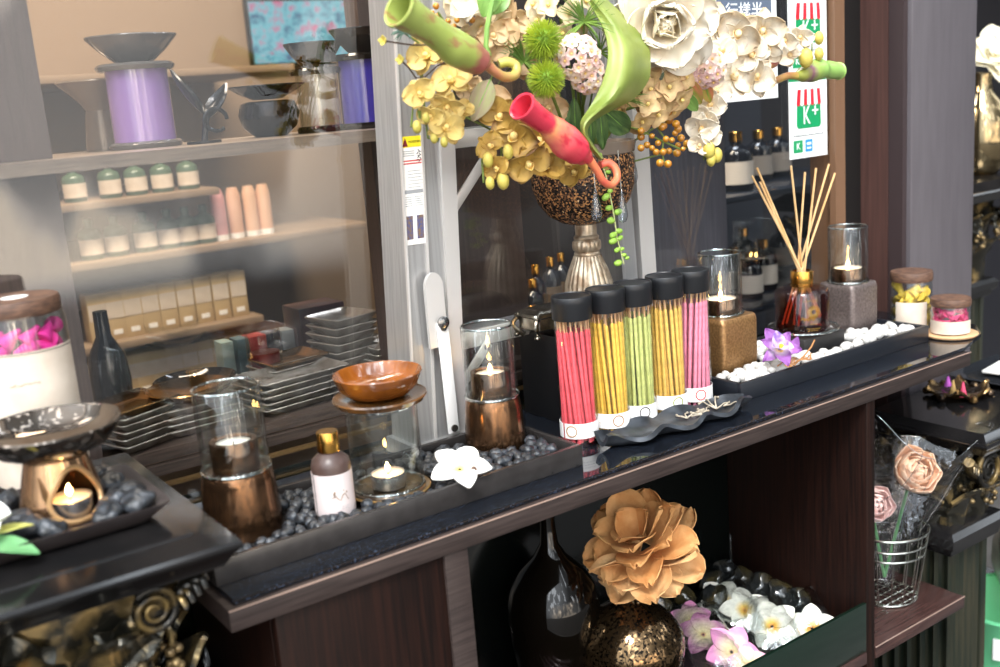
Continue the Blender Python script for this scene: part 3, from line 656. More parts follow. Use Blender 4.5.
# ================================================================== carved pedestals
def rect_ring(hx, hy, z, n=1, cx=0, cy=0): return [Vector((cx+sx*hx, cy+sy*hy, z)) for sx, sy in ((1, 1), (-1, 1), (-1, -1), (1, -1))]
def acanthus(L, W, curl, ph=0):
    def fn(u, v):
        w = W/2*(math.sin(PI*min(u*.9+.08, .99))**.6)*(1+.16*math.sin(u*22+ph)*abs(v)); x = v*w; a = curl*u*u
        y = L*(u-.25*u*u*u*curl*.3); z = L*.35*u*u*curl*.5+.006*math.cos(v*PI)*(1-u)-.004*v*v
        return (x, y, z)
    return fn
def pedestal(name, label, x0, x1, y0, y1, top, capdrop, shaft, slab_t=.03, seed=1, bev=.028, vr=.035):
    random.seed(seed)
    cx, cy = (x0+x1)/2, (y0+y1)/2; t = thing(name, label, 'pedestal', (cx, cy, 0)); hx, hy = (x1-x0)/2, (y1-y0)/2
    mb = MB().loft([rect_ring(hx-.012, hy-.012, top-slab_t-.012), rect_ring(hx-.004, hy-.004, top-slab_t), rect_ring(hx, hy, top-slab_t+.004), rect_ring(hx+.002, hy+.002, top-slab_t+.007), rect_ring(hx+.002, hy+.002, top-slab_t+.009), rect_ring(hx, hy, top-slab_t+.012), rect_ring(hx-.004, hy-.004, top-slab_t+.0125), rect_ring(hx-bev, hy-bev, top-.002), rect_ring(hx-bev-.002, hy-bev-.002, top-.0006), rect_ring(hx-bev-.006, hy-bev-.006, top)])
    mb.build('slab', ornate_slab, t, smooth=25)
    zb_ = top-slab_t-.012; zc = zb_-capdrop
    sx0, sx1, sy0, sy1 = shaft; sxc, syc = (sx0+sx1)/2-cx, (sy0+sy1)/2-cy; shx, shy = (sx1-sx0)/2, (sy1-sy0)/2
    # capital core: flares from the shaft to the slab
    rings = []
    for k in range(7):
        u = k/6; f_ = u**1.8; rings.append(rect_ring(shx+(hx-.075-shx)*f_, shy+(hy-.075-shy)*f_, zc+(zb_-zc)*u, cx=sxc*(1-f_), cy=syc*(1-f_)))
    MB().loft(rings).build('capital', ornate, t, smooth=30)
    # leaves round the capital in two rows
    mb = MB()
    for row, (u0, LL, n) in enumerate(((.02, .62, 4), (.42, .5, 3))):
        f_ = u0**1.8
        for sd in range(4):
            ax = Vector(((1, 0, 0), (0, 1, 0), (-1, 0, 0), (0, -1, 0))[sd]); tg = Vector((-ax.y, ax.x, 0))
            ccx, ccy = sxc*(1-f_), syc*(1-f_); hxx, hyy = shx+(hx-.075-shx)*f_, shy+(hy-.075-shy)*f_
            half = hyy if sd % 2 == 0 else hxx; out = hxx if sd % 2 == 0 else hyy; n_ = max(2, round(half*2/.065))
            for k in range(n_):
                P0 = Vector((ccx, ccy, zc+(zb_-zc)*u0))+ax*(out+.002)+tg*(half*(2*(k+.5)/n_-1))
                Rm = Matrix(((tg.x, 0, ax.x, 0), (tg.y, 0, ax.y, 0), (0, 1, 0, 0), (0, 0, 0, 1)))
                mb.sheet(acanthus((zb_-zc)*LL, .062, 2.6+random.uniform(-.4, .4), random.random()*6), 12, 8, .005, Matrix.Translation(P0) @ Rm)
    mb.build('acanthus_leaves', ornate, t, smooth=60)
    # corner volutes
    for sx, sy in ((1, -1), (-1, -1), (1, 1), (-1, 1)):
        vq = vr/.035; vc = Vector((sx*(hx-.070), sy*(hy-.012-.024*vq), zb_-.006-.034*vq)); pts = []; rs = []
        for k in range(46):
            a = .35+k/45*4.6*PI; r = (.006+.029*(k/45))*vq; pts.append(vc+Vector((sx*r*math.cos(a), 0, r*math.sin(a)))); rs.append((.0028+.0030*k/45)*vq)
        mb = MB(); mb.tube(pts, rs, 8)
        mb.lathe([(r_*vq, z_*vq) for r_, z_ in ((0, -.010), (.028, -.010), (.031, 0), (.028, .006), (0, .004))], 32, T=Matrix.Translation(vc) @ Matrix.Rotation(PI/2*(1 if sy < 0 else -1), 4, 'X') @ Matrix.Translation((0, 0, -.006)))
        mb.tube([vc+Vector((sx*.034*vq, -sy*.006, .002)), vc+Vector((sx*(.036*vq+.010), -sy*.004, .012)), vc+Vector((sx*(.034*vq+.026), sy*.002, .020*vq+.006))], [.013*vq, .012*vq, .008*vq], 10)
        for q in range(4): mb.tube([vc+Vector((sx*(.034*vq+.006*q), sy*.000, .012*vq+.004*q)), vc+Vector((sx*(.036*vq+.0065*q), sy*.008, .006+.004*q)), vc+Vector((sx*(.040*vq+.006*q), sy*.010, -.002+.004*q))], .0026, 6)
        mb.build('volute', M('volute black gold', (36, 34, 30), .2, .5, .6, col2=(150, 124, 72), nscale=26, contrast=(.5, .7)), t, smooth=60)
    # carved blossoms and bead clusters on the near faces
    mb = MB(); gb = MB()
    for sd in ((0, -1), (1, 0), (-1, 0)):
        ax = Vector((sd[0], sd[1], 0)); tg = Vector((-ax.y, ax.x, 0)); half = hx if sd[1] else hy; out = (hy if sd[1] else hx)
        for k in range(max(2, round(half*2/.10))):
            nk = max(2, round(half*2/.10)); bc = ax*(out-.058)+tg*(half*1.5*((k+.5)/nk-.5))+Vector((0, 0, zb_-.062+random.uniform(-.012, .012)))
            mb = MB(); gb = MB()
            ringp(mb, 5, .030, .026, .5, curl=-.8, cup=.3, th=.003, T=face((ax.x+random.uniform(-.3, .3), ax.y, .25), random.random()*6, bc))
            for b in range(14): gb.ball(bc+Vector((0, 0, -.02))+tg*random.uniform(-.02, .02)+ax*random.uniform(.004, .016)+Vector((0, 0, random.uniform(-.022, .012))), .0048, sub=2)
            gm = M('bead gold', (176, 150, 106), .2, .6, col2=(60, 52, 42), nscale=40); gb.mi = 1; b0_ = len(mb.v); mb.v += gb.v; mb.f += [tuple(b0_+i for i in f) for f in gb.f]; mb.m += [1]*len(gb.f); mb.build('carved_blossom', [ornate, gm], t, smooth=60)
    # neck moulding and fluted shaft
    MB().loft([rect_ring(shx+a, shy+a, z, cx=sxc, cy=syc) for a, z in ((.004, zc-.045), (.012, zc-.04), (.014, zc-.03), (.022, zc-.024), (.024, zc-.008), (.016, zc), (.004, zc+.004))]).build('neck_moulding', ornate_slab, t, smooth=25)
    poly = []
    def flutes(a, b, out_, n):
        for k in range(n):
            for q in range(6):
                u = (k+q/6)/n; d = (.35+.65*abs(math.sin(PI*q/6)))*.009 if q else 0
                poly.append((a+(b-a)*u)-out_*(d if 0 < q < 6 else 0))
    c4 = [Vector((sxc+sx*shx, syc+sy*shy)) for sx, sy in ((-1, -1), (1, -1), (1, 1), (-1, 1))]
    for k, o_ in enumerate((Vector((0, -1)), Vector((1, 0)), Vector((0, 1)), Vector((-1, 0)))):
        a, b = c4[k], c4[(k+1) % 4]; flutes(a, b, o_, max(3, round((b-a).length/.024)))
    MB().prism([(p.x, p.y) for p in poly], .07, zc-.04).build('fluted_shaft', ornate_green, t, smooth=25)
    MB().loft([rect_ring(shx+a, shy+a, z, cx=sxc, cy=syc) for a, z in ((.03, 0), (.03, .05), (.02, .06), (.006, .07))]).build('foot', ornate_slab, t, smooth=25)
    random.seed(seed+100); return t
pedestal('carved_pedestal', 'black carved pedestal with corner scrolls carrying the silver oil burner', -.135, .279, .808, 1.128, LZ, .20, (-.07, .215, .87, 1.06), .018, seed=3, vr=.0205)
RZ = .76
pedestal('carved_pedestal', 'black fluted pedestal at the right end of the cabinet, bearing the flower-shaped cone dish', 1.452, 1.93, .838, 1.066, RZ, .135, (1.462, 1.575, .905, 1.05), .024, seed=5, bev=.012)
pedestal('carved_pedestal', 'far black carved pedestal behind the grey pillar, bearing a mirrored vase', 1.93, 2.45, 1.29, 1.66, 1.05, .2, (2.02, 2.36, 1.38, 1.58), seed=9)
# ================================================================== things on the left pedestal
lt = thing('stone_tray', 'dark soft-cornered tray of large black stones on the left carved pedestal', 'tray', (.125, .945, LZ))
def rr(hx, hy, r, z, n=6):
    out = []
    for cx, cy, a0 in ((1, 1, 0), (-1, 1, PI/2), (-1, -1, PI), (1, -1, 1.5*PI)):
        for k in range(n+1): a = a0+PI/2*k/n; out.append(Vector((cx*(hx-r)+r*math.cos(a), cy*(hy-r)+r*math.sin(a), z)))
    return out
MB().loft([rr(.100, .054, .012, 0), rr(.108, .062, .013, .003), rr(.124, .0715, .014, .0165), rr(.1245, .072, .014, .018), rr(.121, .069, .013, .0175), rr(.104, .058, .012, .006), rr(.100, .054, .012, .0055)]).build('tray_body', M('charcoal stoneware', (50, 44, 44), .42, col2=(58, 52, 52), nscale=40), lt)
mb = [MB().ball((0, 0, 0), .0125, jit=.4, sc=(random.uniform(1, 1.35), random.uniform(.85, 1.1), random.uniform(.7, .9)), sub=3).build('river_stone', slate, smooth=80) for i in range(5)]
for o in mb: tag(o, 'large rough black stone in the dark tray under the silver oil burner', 'stone', 'black stones in the dark tray')
BX, BY = .176, .950
spots = [s_ for s_ in spread(.035, .228, .892, .995, .0235, [(BX, BY, .036), (.098, .902, .03)], .2)]
for i, (x, y) in enumerate(spots):
    o = mb[i] if i < 5 else copy_tree(mb[i % 5]); o.location = (x, y, LZ+.0155); o.rotation_euler = (random.uniform(-.4, .4), random.uniform(-.4, .4), random.uniform(0, 6)); k = random.uniform(.85, 1.12); o.scale = (k, k, k)
# mirrored oil burner: a tapered body with an arched opening, and a lobed bowl on it
lb_ = thing('oil_burner', 'silvery brown oil burner with lobed bowl and arched opening, on the left pedestal', 'oil burner', (BX, BY, LZ+.006))
az0 = math.atan2(-BY, -BX)+.42
prof = lambda z: .0375-.0115*(z/.054)**1.2
mb = MB(); NA, NZ = 72, 26; H_ = .054
def opening(a, z):
    d = (a-az0+PI) % (2*PI)-PI; x = d*.034; zc = z-.0255
    w = .0265*(1-.42*max(0, (zc+.004)/.026)) if zc > -.004 else .0265
    return abs(zc) < .0225 and (abs(x)/max(w, .001))**2.4+(abs(zc)/.0225)**3 < 1
grid = [[None]*(NZ+1) for _ in range(NA)]
vo = []; 
for k in range(NA):
    for i in range(NZ+1):
        a = 2*PI*k/NA; z = H_*i/NZ; r = prof(z); vo.append((r*math.cos(a), r*math.sin(a), z))
for k in range(NA):
    for i in range(NZ+1):
        a = 2*PI*k/NA; z = H_*i/NZ; r = prof(z)-.003; vo.append((r*math.cos(a), r*math.sin(a), z))
keep = [[not opening(2*PI*(k+.5)/NA, H_*(i+.5)/NZ) for i in range(NZ)] for k in range(NA)]
fs = []; o2 = NA*(NZ+1); ix = lambda k, i: (k % NA)*(NZ+1)+i
for k in range(NA):
    for i in range(NZ):
        if not keep[k][i]: continue
        fs.append((ix(k, i), ix(k+1, i), ix(k+1, i+1), ix(k, i+1))); fs.append((o2+ix(k, i), o2+ix(k, i+1), o2+ix(k+1, i+1), o2+ix(k+1, i)))
        if not keep[k-1][i]: fs.append((ix(k, i), ix(k, i+1), o2+ix(k, i+1), o2+ix(k, i)))
        if not keep[(k+1) % NA][i]: fs.append((ix(k+1, i), o2+ix(k+1, i), o2+ix(k+1, i+1), ix(k+1, i+1)))
        if i > 0 and not keep[k][i-1]: fs.append((ix(k, i), o2+ix(k, i), o2+ix(k+1, i), ix(k+1, i)))
        if i < NZ-1 and not keep[k][i+1]: fs.append((ix(k, i+1), ix(k+1, i+1), o2+ix(k+1, i+1), o2+ix(k, i+1)))
mb.put(vo, fs); bo = mb.build('burner_body', M('warm mirror glaze', (196, 152, 112), .12, .9, col2=(150, 112, 84), nscale=24), lb_, smooth=60)
# rim of the opening
pts = []
for k in range(49):
    t_ = 2*PI*k/48; zc = .0225*math.sin(t_); wz = .0265*(1-.42*max(0, (zc+.004)/.026)) if zc > -.004 else .0265
    xx = wz*math.copysign(abs(math.cos(t_))**.72, math.cos(t_)); a = az0+xx/.034; z = .0255+zc; r = prof(z)-.001; pts.append((r*math.cos(a), r*math.sin(a), z))
MB().tube(pts, .0023, 8).build('opening_rim', M('tan glaze rim', (190, 150, 104), .3, .4), lb_)
MB().lathe([(0, .0), (.0335, .0), (.0335, .003), (0, .003)], 40).build('burner_floor', bronze_dark, lb_)
lobed = lambda a, q, z: 1+.035*abs(math.sin(2.5*a+.4))*max(0, (z-.064)/.02)
MB().lathe([(0, H_), (.022, H_), (.030, H_+.003), (.046, H_+.010), (.0555, H_+.021), (.0590, H_+.0285), (.0583, H_+.030), (.0565, H_+.0285), (.052, H_+.021), (.043, H_+.0125), (.028, H_+.007), (0, H_+.005)], 80, rmod=lobed).build('bowl', mirror_brown, lb_)
tp_ = Vector((BX+.0150*math.cos(az0), BY+.0150*math.sin(az0), LZ+.0095))
tealight(tp_, 'lit tealight glowing inside the silvery oil burner', .0185, .016, power=.11)
# white rose and leaves at the tray's near corner
wr = thing('fabric_rose', 'white fabric rose with green leaves at the left tray corner', 'flower', (.098, .900, LZ+.012))
petal_ivory = M('ivory fabric', (248, 246, 242), .7, sss=.1)
mb = MB()
for n, L_, W_, tl in ((4, .016, .018, 1.3), (5, .022, .024, 1.0), (6, .027, .028, .7), (6, .03, .032, .35)): ringp(mb, n, L_, W_, tl, curl=-.5, cup=.35, ruffle=.0015, jit=.2)
o = mb.build('petals', petal_ivory, wr); o.matrix_local = Matrix.Translation((0, 0, .026)) @ face((.1, -.55, .8), .2)
leaf_g = M('fabric leaf green', (92, 156, 100), .55, col2=(120, 176, 120), nscale=40)
mb = MB(); mb.sheet(petal(.046, .030, curl=-.3, cup=.15, k=.8), 8, 6, .0008, Matrix.Translation((.0, -.016, .012)) @ Matrix.Rotation(-2.1, 4, 'Z') @ Matrix.Rotation(-.15, 4, 'X')); mb.build('leaf', leaf_g, wr)
MB().sheet(petal(.032, .016, curl=-.2, cup=.3), 8, 6, .0008, Matrix.Translation((.012, -.01, .014)) @ Matrix.Rotation(-1.35, 4, 'Z')).build('leaf', M('lime leaf', (222, 218, 120), .6), wr)
# ================================================================== things on the right pedestal
q = on_z(958, 396, RZ); cdz = thing('cone_dish', 'flower-shaped bronze incense dish on the right pedestal', 'dish', (q.x, q.y, RZ))
mb = MB(); mb.lathe([(0, .001), (.024, .001), (.03, .008), (.026, .010), (.02, .006), (0, .005)], 40)
ringp(mb, 6, .042, .040, .10, z=.006, r0=.016, curl=.55, cup=-.35, ruffle=.0035, th=.004, jit=.05, nu=10, nv=8)
for k in range(6):
    a = 2*PI*k/6; mb.ball((.050*math.cos(a), .050*math.sin(a), .008), .0075, jit=.3, sc=(1, 1, .9))
mb.build('dish_body', M('gold brown relief', (120, 94, 58), .16, .8, col2=(52, 42, 34), nscale=50, contrast=(.4, .6)), cdz)
for px, py, m, cn in ((936, 377, cone_violet, 'violet incense cone at the back of the flower-shaped bronze dish'), (953, 391, cone_tan, 'tan incense cone in the middle of the flower-shaped bronze dish'), (963, 393, M('pink cone', (236, 84, 120), .75), 'pink incense cone beside the tan one in the bronze dish')):
    q2 = on_z(px, py+4, RZ+.008); dv = q2-Vector((q.x, q.y, RZ+.008)); q2 = Vector((q.x, q.y, RZ))+dv*min(1, .032/max(dv.length, 1e-6)); o = cone_proto('incense_cone', m, .0066, .026 if cn[0] != 'v' else .018, cn, None); ungroup(o); o.location = (q2.x, q2.y, RZ+.0085)
q = on_z(992, 376, RZ); gp = thing('glass_plate', 'dark glass plate with folded white paper on the right pedestal', 'plate', (1.79, .965, RZ))
MB().loft([rr(.085, .075, .03, .002), rr(.105, .093, .035, .008), rr(.108, .096, .036, .0115), rr(.106, .094, .035, .0125), rr(.088, .078, .03, .007), rr(.08, .07, .03, .006)]).build('plate_body', M('smoked plate', (40, 42, 46), .1, .2, .7), gp)
pp = MB().box((0, 0, .0025), (.12, .1, .005), rz=.15, bevel=.001).build('folded_paper', paper); tag(pp, 'folded white paper lying on the dark glass plate', 'paper'); pp.location = (1.795, .97, RZ+.0128)
# mirrored vase with an ivory rose on the far pedestal
q = on_y(981, 140, 1.42); fv = thing('mirrored_vase', 'tall mirrored gold vase on the far carved pedestal', 'vase', (q.x-.005, 1.42, 1.05))
MB().lathe([(0, 0), (.038, 0), (.058, .02), (.068, .07), (.066, .12), (.05, .165), (.028, .19), (.022, .215), (.024, .235), (.021, .235), (.018, .215), (0, .205)], 48).build('vase_body', M('mirror gold', (150, 132, 100), .08, .95), fv)
q2 = on_y(992, 56, 1.42); far = thing('fabric_rose', 'ivory rose standing in the mirrored vase behind the grey pillar', 'flower', (q2.x, 1.42, q2.z))
mb = MB()
for n, L_, W_, tl in ((4, .03, .035, 1.3), (5, .045, .05, 1.0), (6, .06, .06, .65), (6, .07, .07, .3)): ringp(mb, n, L_, W_, tl, curl=-.5, cup=.35, ruffle=.004, jit=.2)
o = mb.build('petals', M('cream fabric', (242, 234, 206), .7, sss=.1), far); o.matrix_local = face((-.4, -.7, .5))
MB().tube([(0, 0, 0), (-.01, 0, -.06), (fv.location.x-q2.x, 0, 1.275-q2.z)], .003, 6).build('stem', M('dry stem', (196, 160, 110), .7), far)
cb = MB().box((0, 0, .05), (.10, .08, .10), bevel=.002).build('cream_box', M('cream card', (240, 214, 160), .6)); tag(cb, 'cream card box beside the mirrored vase on the far pedestal', 'box'); q = on_y(1006, 150, 1.48); cb.location = (min(q.x+.03, 2.37), 1.56, 1.05)
# green tub and clear sack on the pavement beyond the right pedestal
gb = thing('plastic_tub', 'light green plastic tub on the pavement beyond the fluted pedestal', 'tub', (2.12, 1.16, 0))
MB().shell([(.10, 0), (.105, .004), (.125, .13), (.13, .135), (.128, .14)], .004, 40).build('tub_body', M('mint plastic', (112, 206, 150), .4), gb)
wrap(.1215, .05, .1, -2.9, -1.5, 20, .001).build('label', white_sign, gb)
pb = MB().ball((0, 0, .17), .16, jit=.35, sc=(.9, .9, 1.1), sub=4).build('plastic_sack', M('translucent grey sack', (160, 160, 162), .22, 0, .6, col2=(96, 98, 102), nscale=14, bump=1, bscale=20)); tag(pb, 'crumpled grey plastic sack on the pavement behind the green tub', 'sack'); pb.location = (2.24, 1.10, .03)
# dark bowl with a gilded rim between the left pedestal and the cabinet
gbw = thing('floor_vase', 'tall black floor vase with gilded rim between pedestal and cabinet', 'vase', (.272, 1.055, 0))
MB().lathe([(0, 0), (.04, 0), (.045, .02), (.03, .06), (.03, .6), (.05, .68), (.062, .74), (.064, .752), (.06, .752), (.054, .73), (0, .69)], 48).build('vase_body', dark_glaze, gbw)
MB().tube([(.062*math.cos(2*PI*k/40), .062*math.sin(2*PI*k/40), .753) for k in range(41)], .0022, 6).build('gilded_rim', M('old gilt', (150, 122, 60), .25, .8), gbw)
# ================================================================== inside the cabinet
SZ = .4968
vc_ = on_y(631, 640, .975); vz = vc_.z; vx = vc_.x
bv = thing('onion_vase', 'speckled mirror-bronze onion vase holding the dried wooden flower', 'vase', (vx, .975, SZ))
h0 = vz-SZ
MB().lathe([(0, 0), (.030, 0), (.034, .002), (.055, h0*.35), (.0695, h0*.72), (.0715, h0*.97), (.069, h0+.010), (.0625, h0+.021), (.056, h0+.030), (.048, h0+.038), (.039, h0+.0445), (.029, h0+.050), (.018, h0+.0555), (.012, h0+.062), (.010, h0+.072), (.0105, h0+.080), (.008, h0+.080), (.0075, h0+.06), (0, h0+.05)], 64).build('vase_body', mottled, bv)
v2 = on_y(553, 600, 1.045); ov = thing('onion_vase', 'plain black-gold onion vase with slim neck behind the speckled one', 'vase', (v2.x, 1.045, SZ)); h0 = v2.z-SZ-.008
MB().lathe([(0, 0), (.03, 0), (.034, .002), (.054, h0*.4), (.062, h0*.85), (.062, h0+.01), (.056, h0+.03), (.042, h0+.052), (.022, h0+.072), (.012, h0+.09), (.0095, h0+.12), (.009, h0+.17), (.012, h0+.175), (.0085, h0+.175), (.007, h0+.12), (0, h0+.1)], 64).build('vase_body', M('black gold mirror', (16, 12, 8), .07, .4, .7), ov)
# dried wooden flower
fp = on_y(639, 537, .965); wf = thing('wooden_flower', 'large dried wooden-petal flower standing in the speckled onion vase', 'flower', fp)
def shaved(name, c1, c2): return M(name, c1, .72, col2=c2, nscale=26, stretch=(1.4, 1.4, 1.4), detail=6, bump=.5, bscale=150)
wood_a = shaved('shaved wood petal', (190, 128, 70), (210, 158, 100)); wood_b = shaved('pale shaved petal', (212, 168, 116), (190, 136, 82))
fdir = Vector((-.50, -.10, .86)); Tf = face(fdir, .4) @ Matrix.Scale(1.1, 4)
mb = MB(); ringp(mb, 4, .052, .050, 1.0, z=.0, r0=.010, az0=.3, curl=-.25, cup=.3, ruffle=.0025, nu=12, nv=10, th=.0011, jit=.2, rnd=1, k=.85, T=Tf); ringp(mb, 3, .036, .036, 1.2, z=.0, r0=.004, az0=.9, curl=-.2, cup=.35, ruffle=.002, nu=11, nv=9, th=.0011, jit=.25, rnd=1, k=.85, T=Tf); mb.build('inner_petals', wood_a, wf)
mb = MB()
for n, L_, W_, tl, z, r0 in ((6, .052, .050, .62, -.010, .014), (7, .056, .048, .30, -.018, .016)): ringp(mb, n, L_, W_, tl, z=z, r0=r0, curl=-.3, cup=.3, ruffle=.0035, nu=12, nv=10, th=.0011, jit=.2, rnd=1, k=.9, T=Tf)
mb.build('middle_petals', wood_a, wf)
mb = MB()
for n, L_, W_, tl, z, r0 in ((7, .056, .048, -.02, -.026, .018), (7, .052, .046, -.4, -.034, .014)): ringp(mb, n, L_, W_, tl, z=z, r0=r0, curl=.2, cup=.25, ruffle=.0045, nu=12, nv=10, th=.0011, jit=.2, rnd=1, k=.9, T=Tf)
mb.sheet(petal(.052, .022, curl=-.35, cup=.5, ruffle=.002, q=.6), 9, 6, .0011, Matrix.Translation((-.030, -.004, -.018)) @ Matrix.Rotation(1.35, 4, 'Z') @ Matrix.Rotation(.05, 4, 'X'))
mb.build('outer_petals', wood_b, wf)
MB().tube([Tf @ Vector((0, 0, -.03)), Vector((vx-fp.x, .975-fp.y, vz+.07-fp.z)), Vector((vx-fp.x, .975-fp.y, vz+.05-fp.z))], .004, 8).build('stem', M('twig stem', (70, 52, 38), .8), wf)
# bagged plumeria flowers and dark wrapped soaps on the riser
RS = .5305
def bag(label, px, py, zc, w, l, rz, tilt=0, group=None, h=.022):
    q = on_z(px, py, zc); b = thing('cellophane_bag', label, 'bag', (q.x, q.y, zc-h*.5), rz, group)
    o_ = [random.random()*9 for _ in range(3)]
    def fn(u, v):
        x = (u-.5)*l; y = v*w/2; pf = max(0, (1-(2*u-1)**4))*(1-abs(v)**3)
        return x, y, pf
    mb = MB()
    mb.sheet(lambda u, v: (fn(u, v)[0], fn(u, v)[1], fn(u, v)[2]*h+.003+.004*mnoise.noise(Vector((u*5, v*3, o_[0])))+(.012 if u > .9 else 0)*abs(v)), 22, 14, .0003)
    mb.sheet(lambda u, v: (fn(u, v)[0], fn(u, v)[1], .0005+.0025*abs(mnoise.noise(Vector((u*5, v*3, o_[1]))))), 10, 8, .0003)
    mb.build('film', film_flat, b); b.rotation_euler = (0, tilt, rz)
    return b, q
def bagged_flower(px, py, m, label, zc=.553, s=1.05, d=(-.35, -.45, .82)):
    q = on_z(px, py, zc); t = thing('plumeria_flower', label, 'flower', (q.x, q.y, zc-.008))
    mb = MB(); plumeria(mb, Matrix(), s); o = mb.build('petals', m, t); o.matrix_local = face((d[0]+random.uniform(-.2, .2), d[1]+random.uniform(-.2, .2), d[2]), random.uniform(0, 1.2))
    return q
for px, py, m, lab, s_ in ((690, 617, plum_p, 'pale pink plumeria in cellophane, nearest the speckled vase', 1.0), (703, 630, plum_p, 'pink plumeria in cellophane, between the two other pink ones', 1.1), (731, 647, plum_p, 'pink plumeria in cellophane with orange throat, in front of the others', 1.2), (748, 659, plum_p, 'pink plumeria in cellophane, cut off by the cabinet front ledge', .85),
        (722, 597, plum_y, 'white plumeria in cellophane, farthest back of the white ones', 1.15), (745, 606, plum_y, 'white plumeria in cellophane, second from the back', 1.15), (772, 622, plum_y, 'white plumeria in cellophane, third from the back', 1.25), (812, 624, plum_y, 'white plumeria in cellophane, nearest the right partition', 1.1)):
    bagged_flower(px, py, m, lab, s=s_)
bag('flat cellophane bag over the pink plumerias', 708, 634, .556, .075, .19, 1.05, h=.028)
bag('flat cellophane bag over the two farthest white plumerias', 735, 600, .556, .075, .15, .95, h=.03)
bag('flat cellophane bag over the third white plumeria', 772, 618, .556, .07, .13, .9, h=.03)
bag('flat cellophane bag over the white plumeria by the right partition', 806, 606, .556, .065, .105, .9, h=.028)
dark_soap = M('dark wrapped soap', (34, 36, 36), .14, 0, .6, col2=(72, 62, 34), nscale=22, contrast=(.5, .7), coat=1, bump=.5, bscale=60)
soaps = [(757, 566), (781, 574), (806, 586), (830, 598), (852, 606), (690, 586), (668, 592), (650, 578), (712, 570)]
pr0 = None; sq = [on_z(px, py, .556) for px, py in soaps]
for it in range(80):
    for i in range(len(sq)):
        for j in range(i):
            d = sq[i]-sq[j]; d.z = 0; l = max(d.length, 1e-4)
            if l < .049: sq[i] += d/l*(.049-l)*.5; sq[j] -= d/l*(.049-l)*.5
        sq[i].x = min(sq[i].x, 1.160); sq[i].y = max(min(sq[i].y, 1.088), .955)
for i, (px, py) in enumerate(soaps):
    q = sq[i]
    if pr0 is None:
        pr0 = MB().ball((0, 0, 0), .021, jit=.55, sc=(1.2, .95, .9), sub=3).build('wrapped_soap', dark_soap, smooth=90); tag(pr0, 'dark film-wrapped soap in the heap behind the bagged plumerias', 'soap', 'dark wrapped soaps in the cabinet'); o = pr0
    else: o = copy_tree(pr0)
    o.location = (q.x, q.y, .5505); o.rotation_euler = (random.random()*3, random.random()*3, random.random()*6)
gr = MB().tube([(0, 0, 0), (0, 0, .085)], .0028, 10).build('glass_rod', glass('rod glass', (225, 230, 232), .14, .9)); q = on_z(721, 577, .545); gr.location = (1.165, 1.095, .531); tag(gr, 'upright clear glass rod in the back corner of the cabinet', 'rod')
# glass vials lying at the left of the cabinet
vm = M('mauve vial glass', (122, 98, 104), .12, .1, .6, coat=.8); va = None
for k in range(4):
    if va is None:
        va = thing('incense_vial', 'clear-stoppered mauve vial lying in the row by the left partition', 'vial', (0, 0, 0), 0, 'mauve vials lying in the cabinet')
        T = Matrix.Rotation(PI/2, 4, 'Y')
        MB().lathe([(0, 0), (.011, 0), (.0115, .001), (.0115, .104), (.010, .107), (0, .107)], 24, T=T).build('vial_body', vm, va)
        MB().lathe([(0, .1075), (.0095, .1075), (.0095, .122), (.008, .124), (0, .124)], 24, T=T).build('stopper', glass('frosted stopper', (190, 200, 206), .25, .9, .15), va); o = va
    else: o = copy_tree(va)
    o.location = (.60+.016*k, 1.00-.0245*k, SZ+.012+(.0 if k < 3 else 0)); o.rotation_euler = (0, 0, -.30)
# wire basket with cellophane roses on the side shelf
bc = on_y(884, 545, .948); bkx = bc.x+.004; bkt = .6145
wb = thing('wire_basket', 'round silver wire basket of wrapped roses on the cabinet side shelf', 'basket', (bkx, .948, SZ))
rb, rt_ = .047, .064; hb = bkt-SZ
def circ(r, z, n=40): return [(r*math.cos(2*PI*k/n), r*math.sin(2*PI*k/n), z) for k in range(n+1)]
for f_ in (1, .83, .69): MB().tube(circ(rb+(rt_-rb)*f_, hb*f_), .0017 if f_ < 1 else .0021, 8).build('hoop', chrome_wire, wb)
MB().tube(circ(rb, .003), .0017, 8).build('foot_ring', chrome_wire, wb)
mb = MB()
for k in range(16):
    a = 2*PI*k/16; c, s_ = math.cos(a), math.sin(a); mb.tube([(rt_*c, rt_*s_, hb), ((rb+.002)*c, (rb+.002)*s_, .012), (rb*c, rb*s_, .003)], .0012, 6)
for k in range(-3, 4):
    y = k*.013; x = math.sqrt(rb*rb-y*y); mb.tube([(-x, y, .003), (x, y, .003)], .0012, 6); mb.tube([(y, -x, .005), (y, x, .005)], .0012, 6)
mb.build('wire_frame', chrome_wire, wb)
